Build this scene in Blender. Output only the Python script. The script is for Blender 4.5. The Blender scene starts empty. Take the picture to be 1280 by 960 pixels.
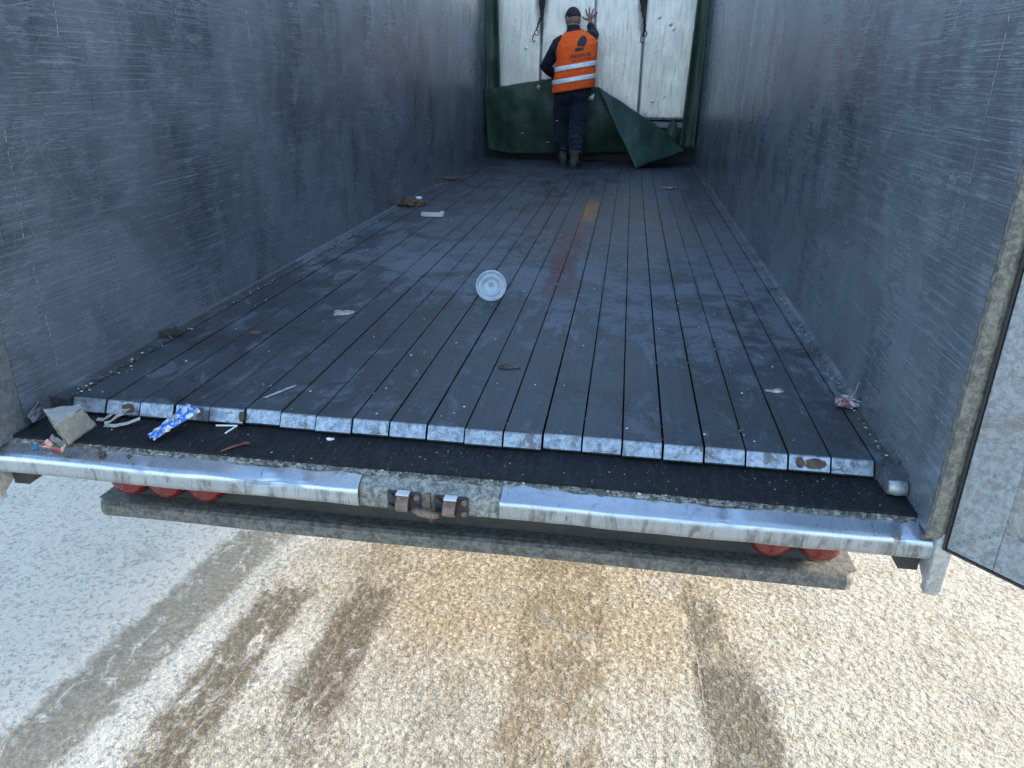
import bpy, bmesh, math, random
from mathutils import Vector, Matrix, noise
from mathutils.bvhtree import BVHTree
R = math.radians
random.seed(7)
sc = bpy.context.scene
COL = sc.collection

# ------------------------------------------------------------------ camera, sky, sun, exposure
cam_d = bpy.data.cameras.new('camera'); cam = bpy.data.objects.new('camera', cam_d); COL.objects.link(cam)
cam_d.sensor_width = 36; cam_d.lens = 946.6/1280*36; cam_d.clip_start = .05; cam_d.clip_end = 2000
r = Vector((0.9890988, 0.14631232, 0.01662144)); d = Vector((0.07077637, -0.37338231, -0.9249737)); f = Vector((-0.12912889, 0.91606679, -0.37966745))
m = Matrix((r, -d, -f)).transposed().to_4x4(); m.translation = Vector((.461, -1.926, .9457)); cam.matrix_world = m
sc.camera = cam
SUN_EL, SUN_AZ = R(22), R(76)          # azimuth measured from +Y (into the trailer) towards +X
w = bpy.data.worlds.new('World'); sc.world = w; w.use_nodes = True
nt = w.node_tree; bg = nt.nodes['Background']
sky = nt.nodes.new('ShaderNodeTexSky'); sky.sky_type = 'NISHITA'; sky.sun_disc = False
sky.sun_elevation = SUN_EL; sky.sun_rotation = SUN_AZ; sky.air_density = 1.0; sky.dust_density = 1.6; sky.ozone_density = 1.6
tint = nt.nodes.new('ShaderNodeMix'); tint.data_type = 'RGBA'; tint.blend_type = 'MULTIPLY'; tint.inputs[0].default_value = 1; tint.inputs[7].default_value = (.97, 1.01, 1.0, 1)
nt.links.new(sky.outputs[0], tint.inputs[6]); nt.links.new(tint.outputs[2], bg.inputs[0]); bg.inputs[1].default_value = .15
sd = bpy.data.lights.new('sun', 'SUN'); sun = bpy.data.objects.new('sun', sd); COL.objects.link(sun)
sd.energy = 1.45; sd.angle = R(10); sd.color = (1, .93, .84)
sdir = Vector((math.sin(SUN_AZ)*math.cos(SUN_EL), math.cos(SUN_AZ)*math.cos(SUN_EL), math.sin(SUN_EL)))
sun.rotation_euler = sdir.to_track_quat('Z', 'Y').to_euler()
vs = sc.view_settings; vs.view_transform = 'Standard'; vs.look = 'None'; vs.gamma = 1; vs.use_curve_mapping = False
vs.exposure = 2.38
sc.render.engine = 'CYCLES'; sc.cycles.max_bounces = 8; sc.cycles.diffuse_bounces = 5

# ------------------------------------------------------------------ node helper
class NB:
    def __init__(s, name):
        s.m = bpy.data.materials.new(name); s.m.use_nodes = True; s.t = s.m.node_tree
        s.p = s.t.nodes['Principled BSDF']
        s.co = s.t.nodes.new('ShaderNodeTexCoord').outputs['Object']
    def n(s, k): return s.t.nodes.new(k)
    def put(s, inp, v):
        if isinstance(v, bpy.types.NodeSocket): s.t.links.new(v, inp)
        elif isinstance(v, (tuple, list)) and len(v) == 3 and inp.type == 'RGBA': inp.default_value = (*v, 1)
        else: inp.default_value = v
    def mapp(s, scale=(1,1,1), loc=(0,0,0), rot=(0,0,0), co=None):
        x = s.n('ShaderNodeMapping'); s.put(x.inputs[0], co or s.co)
        x.inputs['Scale'].default_value = scale; x.inputs['Location'].default_value = loc; x.inputs['Rotation'].default_value = rot
        return x.outputs[0]
    def noise(s, scale=1, detail=3, rough=.5, dist=0, co=None, stretch=None, rot=(0,0,0), loc=(0,0,0)):
        x = s.n('ShaderNodeTexNoise')
        c = co or s.co
        if stretch or rot != (0,0,0) or loc != (0,0,0): c = s.mapp(stretch or (1,1,1), loc, rot, c)
        s.put(x.inputs['Vector'], c)
        x.inputs['Scale'].default_value = scale; x.inputs['Detail'].default_value = detail
        x.inputs['Roughness'].default_value = rough; x.inputs['Distortion'].default_value = dist
        return x.outputs['Fac']
    def vor(s, scale=1, co=None, stretch=None, feature='F1', out='Distance', rnd=1):
        x = s.n('ShaderNodeTexVoronoi'); x.feature = feature
        c = co or s.co
        if stretch: c = s.mapp(stretch, co=c)
        s.put(x.inputs['Vector'], c); x.inputs['Scale'].default_value = scale; x.inputs['Randomness'].default_value = rnd
        return x.outputs[out]
    def ramp(s, v, a, b, lo=0., hi=1.):
        x = s.n('ShaderNodeMapRange'); x.interpolation_type = 'SMOOTHSTEP'
        s.put(x.inputs['Value'], v)
        x.inputs['From Min'].default_value = a; x.inputs['From Max'].default_value = b
        x.inputs['To Min'].default_value = lo; x.inputs['To Max'].default_value = hi
        return x.outputs[0]
    def math(s, op, a, b=0.):
        x = s.n('ShaderNodeMath'); x.operation = op; s.put(x.inputs[0], a); s.put(x.inputs[1], b); return x.outputs[0]
    def mul(s, a, b): return s.math('MULTIPLY', a, b)
    def add(s, a, b): return s.math('ADD', a, b)
    def mx(s, a, b): return s.math('MAXIMUM', a, b)
    def mix(s, fac, a, b):
        x = s.n('ShaderNodeMix'); x.data_type = 'RGBA'
        s.put(x.inputs[0], fac); s.put(x.inputs[6], a); s.put(x.inputs[7], b); return x.outputs[2]
    def sep(s):
        x = s.n('ShaderNodeSeparateXYZ'); s.put(x.inputs[0], s.co); return x.outputs
    def blob(s, c, rad, wob=.35, nscale=6, edge=.25):
        # soft-edged irregular patch around c with radii rad
        a = s.n('ShaderNodeVectorMath'); a.operation = 'SUBTRACT'; s.put(a.inputs[0], s.co); a.inputs[1].default_value = c
        b = s.n('ShaderNodeVectorMath'); b.operation = 'DIVIDE'; s.put(b.inputs[0], a.outputs[0]); b.inputs[1].default_value = rad
        l = s.n('ShaderNodeVectorMath'); l.operation = 'LENGTH'; s.put(l.inputs[0], b.outputs[0])
        nn = s.noise(nscale, 4, .6)
        v = s.add(l.outputs['Value'], s.mul(s.add(nn, -.5), wob*2.5))
        return s.ramp(v, 1.+edge/2, 1.-edge/2)
    def bump(s, h, strength=.3, dist=.01, nrm=None):
        x = s.n('ShaderNodeBump'); s.put(x.inputs['Height'], h); x.inputs['Strength'].default_value = strength; x.inputs['Distance'].default_value = dist
        if nrm: s.put(x.inputs['Normal'], nrm)
        return x.outputs[0]
    def fin(s, col=None, rough=None, metal=None, nrm=None, **k):
        if col is not None: s.put(s.p.inputs['Base Color'], col)
        if rough is not None: s.put(s.p.inputs['Roughness'], rough)
        if metal is not None: s.put(s.p.inputs['Metallic'], metal)
        if nrm is not None: s.put(s.p.inputs['Normal'], nrm)
        for kk, v in k.items(): s.put(s.p.inputs[kk.replace('_', ' ')], v)
        return s.m

def simple(name, col, rough=.6, metal=0, var=.25, scale=12, bump=.15, bscale=60, **k):
    b = NB(name); n = b.noise(scale, 4, .6)
    c = b.mix(b.ramp(n, .3, .7), tuple(x*(1-var) for x in col), tuple(min(1, x*(1+var)) for x in col))
    nr = b.bump(b.noise(bscale, 3, .6), bump, .004)
    return b.fin(c, b.ramp(n, .3, .7, max(0, rough-.08), min(1, rough+.08)), metal, nr, **k)

# ------------------------------------------------------------------ materials
def m_wall():
    b = NB('scuffed_panel')
    X, Y, Z = b.sep()
    wn = b.add(b.mul(b.noise(7, 3, .6), .5), b.mul(b.noise(31, 2, .6), .12)); cx = b.n('ShaderNodeCombineXYZ'); b.put(cx.inputs[1], wn)
    va = b.n('ShaderNodeVectorMath'); b.put(va.inputs[0], b.co); b.put(va.inputs[1], cx.outputs[0]); wc = va.outputs[0]
    cloud = b.noise(1.6, 5, .62, .6); cl2 = b.noise(5, 5, .7, .9, loc=(1, 5, 3))
    patch = b.ramp(b.noise(1.1, 4, .6, 1.2, loc=(3, 1, 2)), .38, .60)
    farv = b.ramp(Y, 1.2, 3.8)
    band = b.noise(1, 3, .5, .4, stretch=(1, 4.5, .5)); band2 = b.noise(1, 2, .5, .2, stretch=(1, 15, .6))
    fine = b.noise(1, 3, .75, .15, stretch=(1, 4, 210), co=wc); fineb = b.noise(1, 3, .75, .2, stretch=(1, 14, 330), rot=(R(4), 0, 0), co=wc)
    fine2 = b.noise(1, 3, .75, .3, stretch=(1, 9, 150), rot=(R(14), 0, 0), co=wc)
    fine3 = b.noise(1, 3, .75, .25, stretch=(1, 7, 170), rot=(R(-24), 0, 0), co=wc)
    fine4 = b.noise(1, 3, .75, .4, stretch=(1, 8, 140), rot=(R(48), 0, 0), co=wc)
    vert = b.noise(1, 3, .7, .1, stretch=(1, 130, 6), rot=(R(5), 0, 0))
    s1 = b.ramp(fine, .54, .64); s1b = b.mul(b.ramp(fineb, .54, .62), b.ramp(cl2, .38, .6))
    s2 = b.mul(b.ramp(fine2, .58, .70), patch); s3 = b.mul(b.ramp(fine3, .59, .70), b.ramp(cloud, .42, .6)); s4 = b.mul(b.ramp(vert, .60, .72), b.ramp(cl2, .5, .65)); s5 = b.mul(b.ramp(fine4, .62, .72), b.ramp(cl2, .52, .62))
    scr = b.mx(b.mx(b.mx(b.mul(s1, .7), b.mul(s1b, .8)), s2), b.mx(b.mx(s3, s5), b.mul(s4, .7)))
    col = b.mix(b.ramp(cloud, .32, .68), (.085, .104, .130), (.185, .215, .252))
    col = b.mix(b.mul(b.ramp(cl2, .48, .70), .40), col, (.25, .285, .33))
    col = b.mix(b.mul(b.ramp(band, .40, .64), .32), col, (.20, .22, .25))
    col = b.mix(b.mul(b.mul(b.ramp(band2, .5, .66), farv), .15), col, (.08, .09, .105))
    col = b.mix(b.mul(scr, .52), col, (.42, .48, .55))
    dirt = b.ramp(b.noise(9, 5, .7, .4), .64, .74)
    col = b.mix(b.mul(dirt, .35), col, (.06, .063, .07))
    rough = b.add(b.ramp(band, .35, .65, .25, .33), b.mul(scr, .20))
    h = b.add(b.mul(b.noise(1, 2, .5, stretch=(1, 6, .8)), b.add(.25, farv)), b.mul(b.noise(1, 2, .5, stretch=(1, 14, 3.5)), .25))
    nr = b.bump(h, .20, .02); nr = b.bump(scr, .14, .002, nr)
    return b.fin(col, rough, .45, nr)
def m_floor():
    b = NB('worn_floor_metal')
    X, Y, Z = b.sep()
    g = b.noise(1, 3, .7, stretch=(95, 1.2, 1))
    g2 = b.noise(1, 2, .6, stretch=(9, .5, 1))
    cl = b.noise(2.2, 6, .66, .8)
    st = b.noise(5, 6, .7, .5, stretch=(1.6, .7, 1))
    col = b.mix(b.ramp(cl, .35, .65), (.034, .040, .047), (.060, .068, .079))
    col = b.mix(b.mul(b.ramp(g2, .4, .6), .35), col, (.065, .075, .088))
    col = b.mix(b.mul(b.ramp(g, .48, .66), .35), col, (.022, .025, .030))
    # dried pale film behind an irregular front, and patches of it nearer
    st2 = b.noise(4, 8, .8, .4, stretch=(2.4, .55, 1), loc=(0, 3, 0))
    dry = b.ramp(b.add(b.add(Y, b.mul(b.add(st2, -.5), 2.6)), b.mul(X, .55)), 1.12, 1.20)
    far = b.ramp(Y, 1.8, 4.2, 1., .25)
    dry = b.mul(b.mul(dry, far), b.ramp(b.noise(2.6, 8, .8, .5, loc=(5, 2, 0)), .44, .50))
    near = b.mul(b.ramp(b.noise(4.4, 8, .78, .5, stretch=(1.5, .8, 1), loc=(2, 7, 0)), .53, .585), .6)
    film = b.mx(dry, near)
    col = b.mix(b.mul(film, .85), col, (.140, .162, .190))
    wetm = b.ramp(b.noise(3.4, 8, .78, .7, loc=(1, 4, 0)), .52, .57)
    spots = b.ramp(b.add(b.vor(11, stretch=(1, 1.8, 1)), b.mul(b.noise(40, 3, .6), .12)), .24, .16)
    spots = b.mul(spots, b.ramp(b.noise(2.5, 3, .5, loc=(8, 1, 0)), .48, .6))
    dark = b.mx(b.mul(wetm, .45), b.mul(spots, .75))
    fleck = b.mul(b.ramp(b.add(b.vor(30, stretch=(1, 1.7, 1)), b.mul(b.noise(70, 3, .6), .25)), .33, .24), b.ramp(b.noise(2.1, 4, .6, loc=(4, 9, 0)), .44, .56))
    dark = b.mx(dark, b.mul(fleck, .8))
    farw = b.mul(b.ramp(b.noise(1, 5, .7, .5, stretch=(4.5, 7, 1)), .52, .60), b.ramp(Y, 2.4, 4.6))
    dark = b.mx(dark, b.mul(farw, .6))
    col = b.mix(dark, col, (.014, .015, .016))
    seamd = b.math('PINGPONG', b.add(X, 1.176), .056)
    seamg = b.mul(b.ramp(seamd, .020, .002), b.ramp(b.noise(3.6, 5, .7, .3, loc=(9, 0, 0)), .47, .60))
    grime = b.mx(b.mul(b.ramp(b.noise(7, 8, .8, .8, stretch=(1, .8, 1)), .56, .62), .6), b.mul(seamg, .7))
    col = b.mix(grime, col, (.050, .045, .034))
    # paint and rust stains drawn out along the slats
    sx = b.noise(1, 5, .7, .3, stretch=(22, 3.5, 1)); sk = b.noise(1, 4, .7, .6, stretch=(15, 11, 1))
    def smear(cx, hw, y0, y1, thr, soft=.12):
        xx = b.math('ABSOLUTE', b.add(b.add(X, -cx), b.mul(b.add(sk, -.5), hw*1.3)))
        a_ = b.mul(b.ramp(xx, hw*1.15, hw*.55), b.mul(b.ramp(b.add(Y, b.mul(b.add(sk, -.5), .5)), y0-soft, y0+soft), b.ramp(b.add(Y, b.mul(b.add(sx, -.5), .6)), y1+soft*2, y1-soft)))
        return b.mul(a_, b.ramp(sx, thr-.06, thr+.06))
    chips = b.mul(b.ramp(b.noise(1, 5, .75, .5, stretch=(16, 9, 1), loc=(3, 3, 0)), .53, .57), b.mul(b.ramp(b.math('ABSOLUTE', b.add(X, -.05)), .32, .16), b.mul(b.ramp(Y, 1.9, 2.4), b.ramp(Y, 3.6, 3.1))))
    col = b.mix(b.mul(chips, .85), col, (.030, .014, .014))
    col = b.mix(b.mul(smear(.165, .075, 1.85, 3.0, .42), .75), col, (.115, .034, .032))
    col = b.mix(b.mul(smear(.18, .085, 1.40, 1.95, .42), .70), col, (.100, .036, .036))
    col = b.mix(b.mul(smear(.19, .030, 2.9, 3.6, .45), .8), col, (.16, .065, .022))
    col = b.mix(b.mul(smear(.215, .062, 3.45, 4.15, .36, .2), .85), col, (.36, .150, .036))
    og = b.blob((.45, 3.5, 0), (.55, 1.2, 1), .3, 3, .9)
    col = b.mix(b.mul(og, .20), col, (.20, .13, .07))
    fl = b.ramp(b.vor(42), .10, .05)
    fl = b.mul(fl, b.ramp(b.noise(3.5, 3, .6, loc=(3, 3, 3)), .56, .64))
    col = b.mix(b.mul(fl, .7), col, (.45, .45, .43))
    rough = b.ramp(cl, .3, .7, .34, .46)
    rough = b.add(rough, b.mul(film, .14)); rough = b.math('SUBTRACT', rough, b.mul(dark, .08))
    nr = b.bump(b.add(g, b.mul(b.noise(30, 4, .6), .5)), .12, .004)
    nr = b.bump(film, .25, .003, nr)
    return b.fin(col, b.add(rough, .06), .12, nr, Specular_IOR_Level=.2)
def m_bright(name='bright_slat_end', c1=(.34, .36, .39), c2=(.56, .59, .63), rough=.34, dirtf=.5):
    b = NB(name)
    n = b.noise(26, 5, .7); n2 = b.noise(1, 3, .6, stretch=(60, 60, 9)); big = b.noise(5, 4, .6)
    col = b.mix(b.ramp(b.noise(50, 6, .8), .38, .62), c1, c2)
    dirt = b.ramp(b.noise(22, 8, .82, .6), .53, .60)
    spk = b.ramp(b.vor(150), .22, .10)
    col = b.mix(b.mul(dirt, dirtf), col, (.11, .105, .095))
    col = b.mix(b.mul(spk, dirtf*.8), col, (.06, .058, .055))
    rr = b.add(b.ramp(n2, .3, .7, rough-.06, rough+.08), b.mul(dirt, .25))
    nr = b.bump(b.add(n, b.mul(b.noise(9, 3, .5), 1.5)), .12, .005)
    return b.fin(col, rr, .85, nr)
def m_sill():
    b = NB('rubbed_aluminium_sill')
    X, Y, Z = b.sep()
    brush = b.noise(1, 4, .7, stretch=(120, 6, 6)); big = b.noise(3, 4, .6, .4)
    col = b.mix(b.ramp(big, .3, .7), (.40, .43, .47), (.52, .55, .59))
    col = b.mix(b.mul(b.ramp(brush, .5, .72), .12), col, (.25, .25, .25))
    inner = b.ramp(b.add(Y, b.mul(b.add(b.noise(16, 5, .7), -.5), .11)), -.208, -.172)     # crust creeping in from the rubber
    face = b.ramp(Z, -.088, -.10)                                                          # dirty outer face
    streak = b.ramp(b.noise(1, 6, .78, .7, stretch=(34, 1, 6)), .47, .66)
    d1 = b.ramp(b.noise(24, 6, .75, .8), .56, .66)
    goug = b.ramp(b.noise(1, 5, .75, .5, stretch=(75, 20, 14), rot=(0, R(12), 0)), .64, .68)
    spots = b.mx(b.ramp(b.noise(12, 6, .75, 1.2, loc=(4, 0, 2)), .64, .68), goug)
    col = b.mix(b.mul(face, .55), col, (.27, .27, .255))
    col = b.mix(b.mul(b.mul(face, streak), .75), col, (.10, .095, .085))
    col = b.mix(b.mul(d1, .30), col, (.14, .135, .125))
    col = b.mix(b.mul(spots, .75), col, (.07, .062, .05))
    crust = b.mix(b.ramp(b.noise(60, 4, .7), .4, .6), (.09, .085, .072), (.34, .33, .30))
    col = b.mix(b.mul(inner, .92), col, crust)
    rr = b.add(b.ramp(brush, .3, .7, .25, .32), b.mul(face, .26)); rr = b.add(rr, b.mul(inner, .4)); rr = b.add(rr, b.mul(d1, .12))
    met = b.math('SUBTRACT', .92, b.mx(b.mul(inner, .85), b.mul(face, .35)))
    nr = b.bump(b.add(big, b.mul(b.noise(70, 4, .6), b.add(.05, b.mul(inner, .8)))), .20, .008)
    return b.fin(col, rr, met, nr)
def m_black():
    b = NB('black_subfloor')
    n = b.noise(1, 4, .7, stretch=(70, 7, 1)); k = b.noise(22, 6, .75, .6)
    col = b.mix(b.ramp(n, .4, .7), (.006, .007, .009), (.016, .018, .021))
    col = b.mix(b.mul(b.ramp(k, .60, .72), .5), col, (.10, .095, .08))
    fl = b.mul(b.ramp(b.vor(60), .09, .05), b.ramp(b.noise(6, 2, .5), .5, .6))
    col = b.mix(fl, col, (.40, .39, .36))
    return b.fin(col, b.ramp(k, .3, .7, .55, .75), 0, b.bump(b.add(n, k), .35, .004), Specular_IOR_Level=.25)
def m_ground():
    b = NB('pimpled_concrete')
    X, Y, Z = b.sep()
    warp = b.noise(3, 3, .5)
    v1 = b.vor(38, stretch=(1, .8, 1), feature='SMOOTH_F1'); v2 = b.noise(58, 4, .60, .2, stretch=(.85, 1, 1)); v3 = b.noise(220, 3, .65)
    h = b.add(b.add(b.mul(v1, .8), b.mul(v2, 1.7)), b.mul(v3, .35))
    big = b.noise(1.3, 5, .6, .5); mid = b.noise(5, 5, .65, .4)
    col = b.mix(b.ramp(mid, .3, .7), (.34, .290, .215), (.47, .412, .325))
    # sky sheen painted into the left as paler grey-white, ochre under the bar
    left_sheen = b.ramp(b.add(b.mul(X, -1.), b.mul(b.add(big, -.5), 1.6)), .55, 1.5)
    col = b.mix(b.mul(left_sheen, .85), col, (.74, .68, .60))
    och = b.blob((.25, .95, -1.25), (.95, .55, 3), .3, 2.5, 1.0)
    col = b.mix(b.mul(och, .75), col, (.34, .235, .115))
    crest = b.ramp(b.add(v2, b.mul(v3, .5)), .78, .92)
    col = b.mix(b.mul(crest, .5), col, (.66, .60, .51))  # crests lightened for dust and for relief shading put into the colour
    pit_shade = b.ramp(b.add(v2, b.mul(v3, .6)), .80, .62)
    col = b.mix(b.mul(pit_shade, .5), col, (.16, .135, .10))  # relief shade painted into the low spots
    wear = b.noise(11, 6, .75, .8, stretch=(1, .55, 1))
    wig = b.mul(b.add(b.noise(9, 7, .8, .3), -.5), .20)
    def streak(cx, slope, half, y0, y1, amt, colr, thr=(.33, .48)):
        nonlocal col
        dx = b.math('ABSOLUTE', b.add(b.add(X, -cx), b.add(b.mul(Y, slope), wig)))
        a = b.ramp(dx, half+.025, half-.04)
        ye = b.add(Y, b.mul(b.add(b.noise(6, 6, .8), -.5), 1.1))
        a = b.mul(a, b.mul(b.ramp(ye, y0-.16, y0+.10), b.ramp(ye, y1+.10, y1-.12)))
        a = b.mul(a, b.ramp(wear, *thr))
        col = b.mix(b.mul(a, amt), col, colr)
        return a
    dk = (.115, .078, .036)
    a1 = streak(-1.40, -.14, .15, -1.6, 2.4, .85, (.165, .125, .075), (.34, .47))
    a2 = streak(-.97, -.06, .125, -.22, .74, .95, dk)
    a3 = streak(-.57, -.03, .12, -.02, .82, .95, dk)
    a4 = streak(-.60, .0, .10, .92, 1.35, .75, (.22, .165, .09), (.4, .55))
    a4b = streak(-.98, .0, .14, 1.0, 1.7, .45, (.24, .20, .14), (.4, .6))
    a5 = streak(1.04, .10, .14, -1.2, .60, .95, (.100, .075, .038), (.20, .38))
    a6 = streak(.985, .06, .085, .66, 1.08, .95, (.115, .085, .042))
    a7 = streak(.34, .02, .20, -.15, 1.3, .75, (.185, .125, .060), (.36, .54))
    a9 = streak(-.05, .02, .13, -.4, .35, .5, (.25, .215, .16), (.40, .56))
    a8 = streak(1.85, .05, .25, -.4, 1.5, .5, (.33, .28, .2), (.42, .62))
    gl = b.ramp(b.noise(2.6, 5, .7, .8, loc=(5, 5, 0)), .56, .66)
    col = b.mix(b.mul(gl, .35), col, (.26, .25, .225))
    # pale dried lines; crest and pit tones repeat the painted relief
    lines = None
    for cx, sl in ((-1.0, -.06), (-.915, -.06), (.905, .03), (-.60, -.03)):
        dx = b.math('ABSOLUTE', b.add(b.add(X, -cx), b.add(b.mul(Y, sl), b.mul(wig, .12))))
        l = b.ramp(dx, .005, .001); lines = l if lines is None else b.mx(lines, l)
    lines = b.mul(b.mul(lines, b.ramp(Y, 1.0, .8)), b.mul(b.ramp(b.noise(26, 4, .7), .44, .56), .6))
    col = b.mix(b.mul(crest, .28), col, (.60, .55, .47))
    col = b.mix(b.mul(pit_shade, .3), col, (.10, .085, .06))
    col = b.mix(b.mul(lines, .6), col, (.50, .48, .44))
    nr = b.bump(b.add(h, b.mul(lines, .4)), 1.0, .021)
    return b.fin(col, b.ramp(left_sheen, 0, 1, .72, .50), 0, nr, Specular_IOR_Level=.5)
def m_galv(name, c1, c2, rust=.35, rough=.5, metal=.5, vert=True):
    b = NB(name)
    sp = b.noise(55, 7, .8, .4); big = b.noise(3, 6, .7, .6)
    col = b.mix(b.ramp(sp, .40, .60), c1, c2)
    col = b.mix(b.mul(b.ramp(big, .5, .7), .4), col, tuple(x*.72 for x in c1))
    rs = b.mul(b.ramp(b.noise(6, 8, .8, .8, loc=(2, 2, 2)), .56, .66), rust)
    col = b.mix(rs, col, (.15, .095, .055))
    sk = b.ramp(b.add(b.vor(60), b.mul(sp, .2)), .30, .22); sk = b.mul(sk, b.ramp(b.noise(8, 4, .6), .46, .56))
    col = b.mix(b.mul(sk, .6), col, (.09, .08, .07))
    return b.fin(col, b.ramp(sp, .3, .7, rough-.06, rough+.1), metal, b.bump(b.add(sp, b.mul(big, 2)), .16, .004))
def m_crust():
    b = NB('dried_joint_crust')
    n = b.noise(70, 7, .8, .5); p = b.noise(7, 5, .7, .5)
    pale = b.mul(b.ramp(n, .47, .57), b.ramp(p, .34, .56))
    col = b.mix(b.ramp(n, .35, .6), (.035, .034, .030), (.115, .11, .095))
    col = b.mix(b.mul(pale, .8), col, (.36, .35, .31))
    return b.fin(col, .9, 0, b.bump(n, .6, .004))
def m_bulk():
    b = NB('dented_white_plywood')
    X, Y, Z = b.sep()
    g = b.noise(1, 4, .7, stretch=(42, 1, 5)); big = b.noise(2.4, 5, .6, .5)
    col = b.mix(b.ramp(big, .3, .7), (.66, .635, .59), (.80, .775, .73))
    col = b.mix(b.mul(b.ramp(g, .5, .72), .40), col, (.36, .345, .32))
    # soot streaks under the two straps, black specks low down
    soot = None
    for cx, cz, sx, sz in ((-.60, 1.72, .07, .30), (.515, 1.76, .055, .34), (-.60, 1.47, .03, .17), (.53, 1.50, .03, .16)):
        k = b.blob((cx, 7.5, cz), (sx, 3, sz), .3, 11, .9); soot = k if soot is None else b.mx(soot, k)
    col = b.mix(b.mul(soot, .80), col, (.10, .085, .075))
    wear = b.noise(26, 4, .7); low = b.ramp(Z, .62, .44)
    spk = b.mul(b.ramp(b.vor(70), .17, .08), b.mx(b.mul(low, .9), b.ramp(b.noise(5, 2, .5), .55, .7, 0, .6)))
    col = b.mix(spk, col, (.06, .05, .04))
    col = b.mix(b.mul(b.mul(low, b.ramp(wear, .5, .62)), .7), col, (.12, .09, .06))
    arc = None
    for cx, cz, rr, z0, z1 in ((-.60, 1.66, .34, 1.28, 1.33), (.55, 1.58, .30, 1.27, 1.33), (-.60, 1.52, .26, 1.22, 1.30), (.25, .92, .17, 1.02, 1.12), (.48, 1.52, .40, 1.18, 1.40)):
        dx = b.add(X, -cx); dz = b.add(Z, -cz)
        rad = b.math('SQRT', b.add(b.mul(dx, dx), b.mul(dz, dz)))
        a = b.ramp(b.math('ABSOLUTE', b.add(rad, -rr)), .009, .002)
        a = b.mul(a, b.mul(b.ramp(Z, z0-.02, z0), b.ramp(Z, z1+.04, z1))); arc = a if arc is None else b.mx(arc, a)
    col = b.mix(b.mul(b.mul(arc, .30), b.ramp(b.noise(14, 3, .6), .4, .6)), col, (.20, .19, .18))
    dents = b.ramp(b.vor(7.5, rnd=.9), .20, .02)
    dents = b.mul(dents, b.ramp(b.noise(1.7, 2, .5, loc=(1, 0, 6)), .46, .56))
    nr = b.bump(dents, .55, .02)
    nr = b.bump(b.add(g, b.mul(big, 1.3)), .35, .008, nr)
    return b.fin(col, b.ramp(g, .3, .7, .34, .46), .55, nr)
def m_green():
    b = NB('green_pvc')
    big = b.noise(4, 5, .65, .8); f1 = b.noise(24, 5, .7, .5)
    col = b.mix(b.ramp(big, .3, .7), (.012, .036, .020), (.024, .060, .036))
    col = b.mix(b.mul(b.ramp(f1, .5, .7), .4), col, (.055, .10, .075))
    X, Y, Z = b.sep()
    dust = b.mul(b.ramp(b.noise(3, 5, .7, .4, stretch=(1, 1, 2.5)), .45, .7), b.ramp(Z, .35, .1, 0, .5))
    col = b.mix(dust, col, (.055, .085, .072))
    dk = b.ramp(b.noise(9, 5, .7, 1.2, loc=(3, 3, 3)), .58, .66)
    col = b.mix(b.mul(dk, .5), col, (.014, .040, .026))
    return b.fin(col, b.ramp(f1, .3, .7, .38, .55), 0, b.bump(b.add(big, b.mul(f1, .3)), .25, .012))
def m_cloth(name, col, rough=.85, var=.3, fold=.9):
    b = NB(name)
    n = b.noise(5, 3, .6, .8); w2 = b.noise(13, 4, .6, 1.2, stretch=(1, 1, 1.3))
    c = b.mix(b.ramp(n, .3, .7), tuple(x*(1-var) for x in col), tuple(min(1, x*(1+var)) for x in col))
    return b.fin(c, rough, 0, b.bump(b.add(w2, b.mul(b.noise(200, 2, .5), .1)), fold, .03), Sheen_Weight=.05)
def m_print(name, cols, scale=40, rough=.45):
    b = NB(name); n = b.noise(scale, 3, .6, .8); n2 = b.noise(scale*.6, 3, .6, .5, loc=(4, 4, 4))
    c = b.mix(b.ramp(n, .46, .54), cols[0], cols[1]); c = b.mix(b.ramp(n2, .56, .60), c, cols[2])
    return b.fin(c, rough, 0, b.bump(n, .4, .004))
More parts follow.
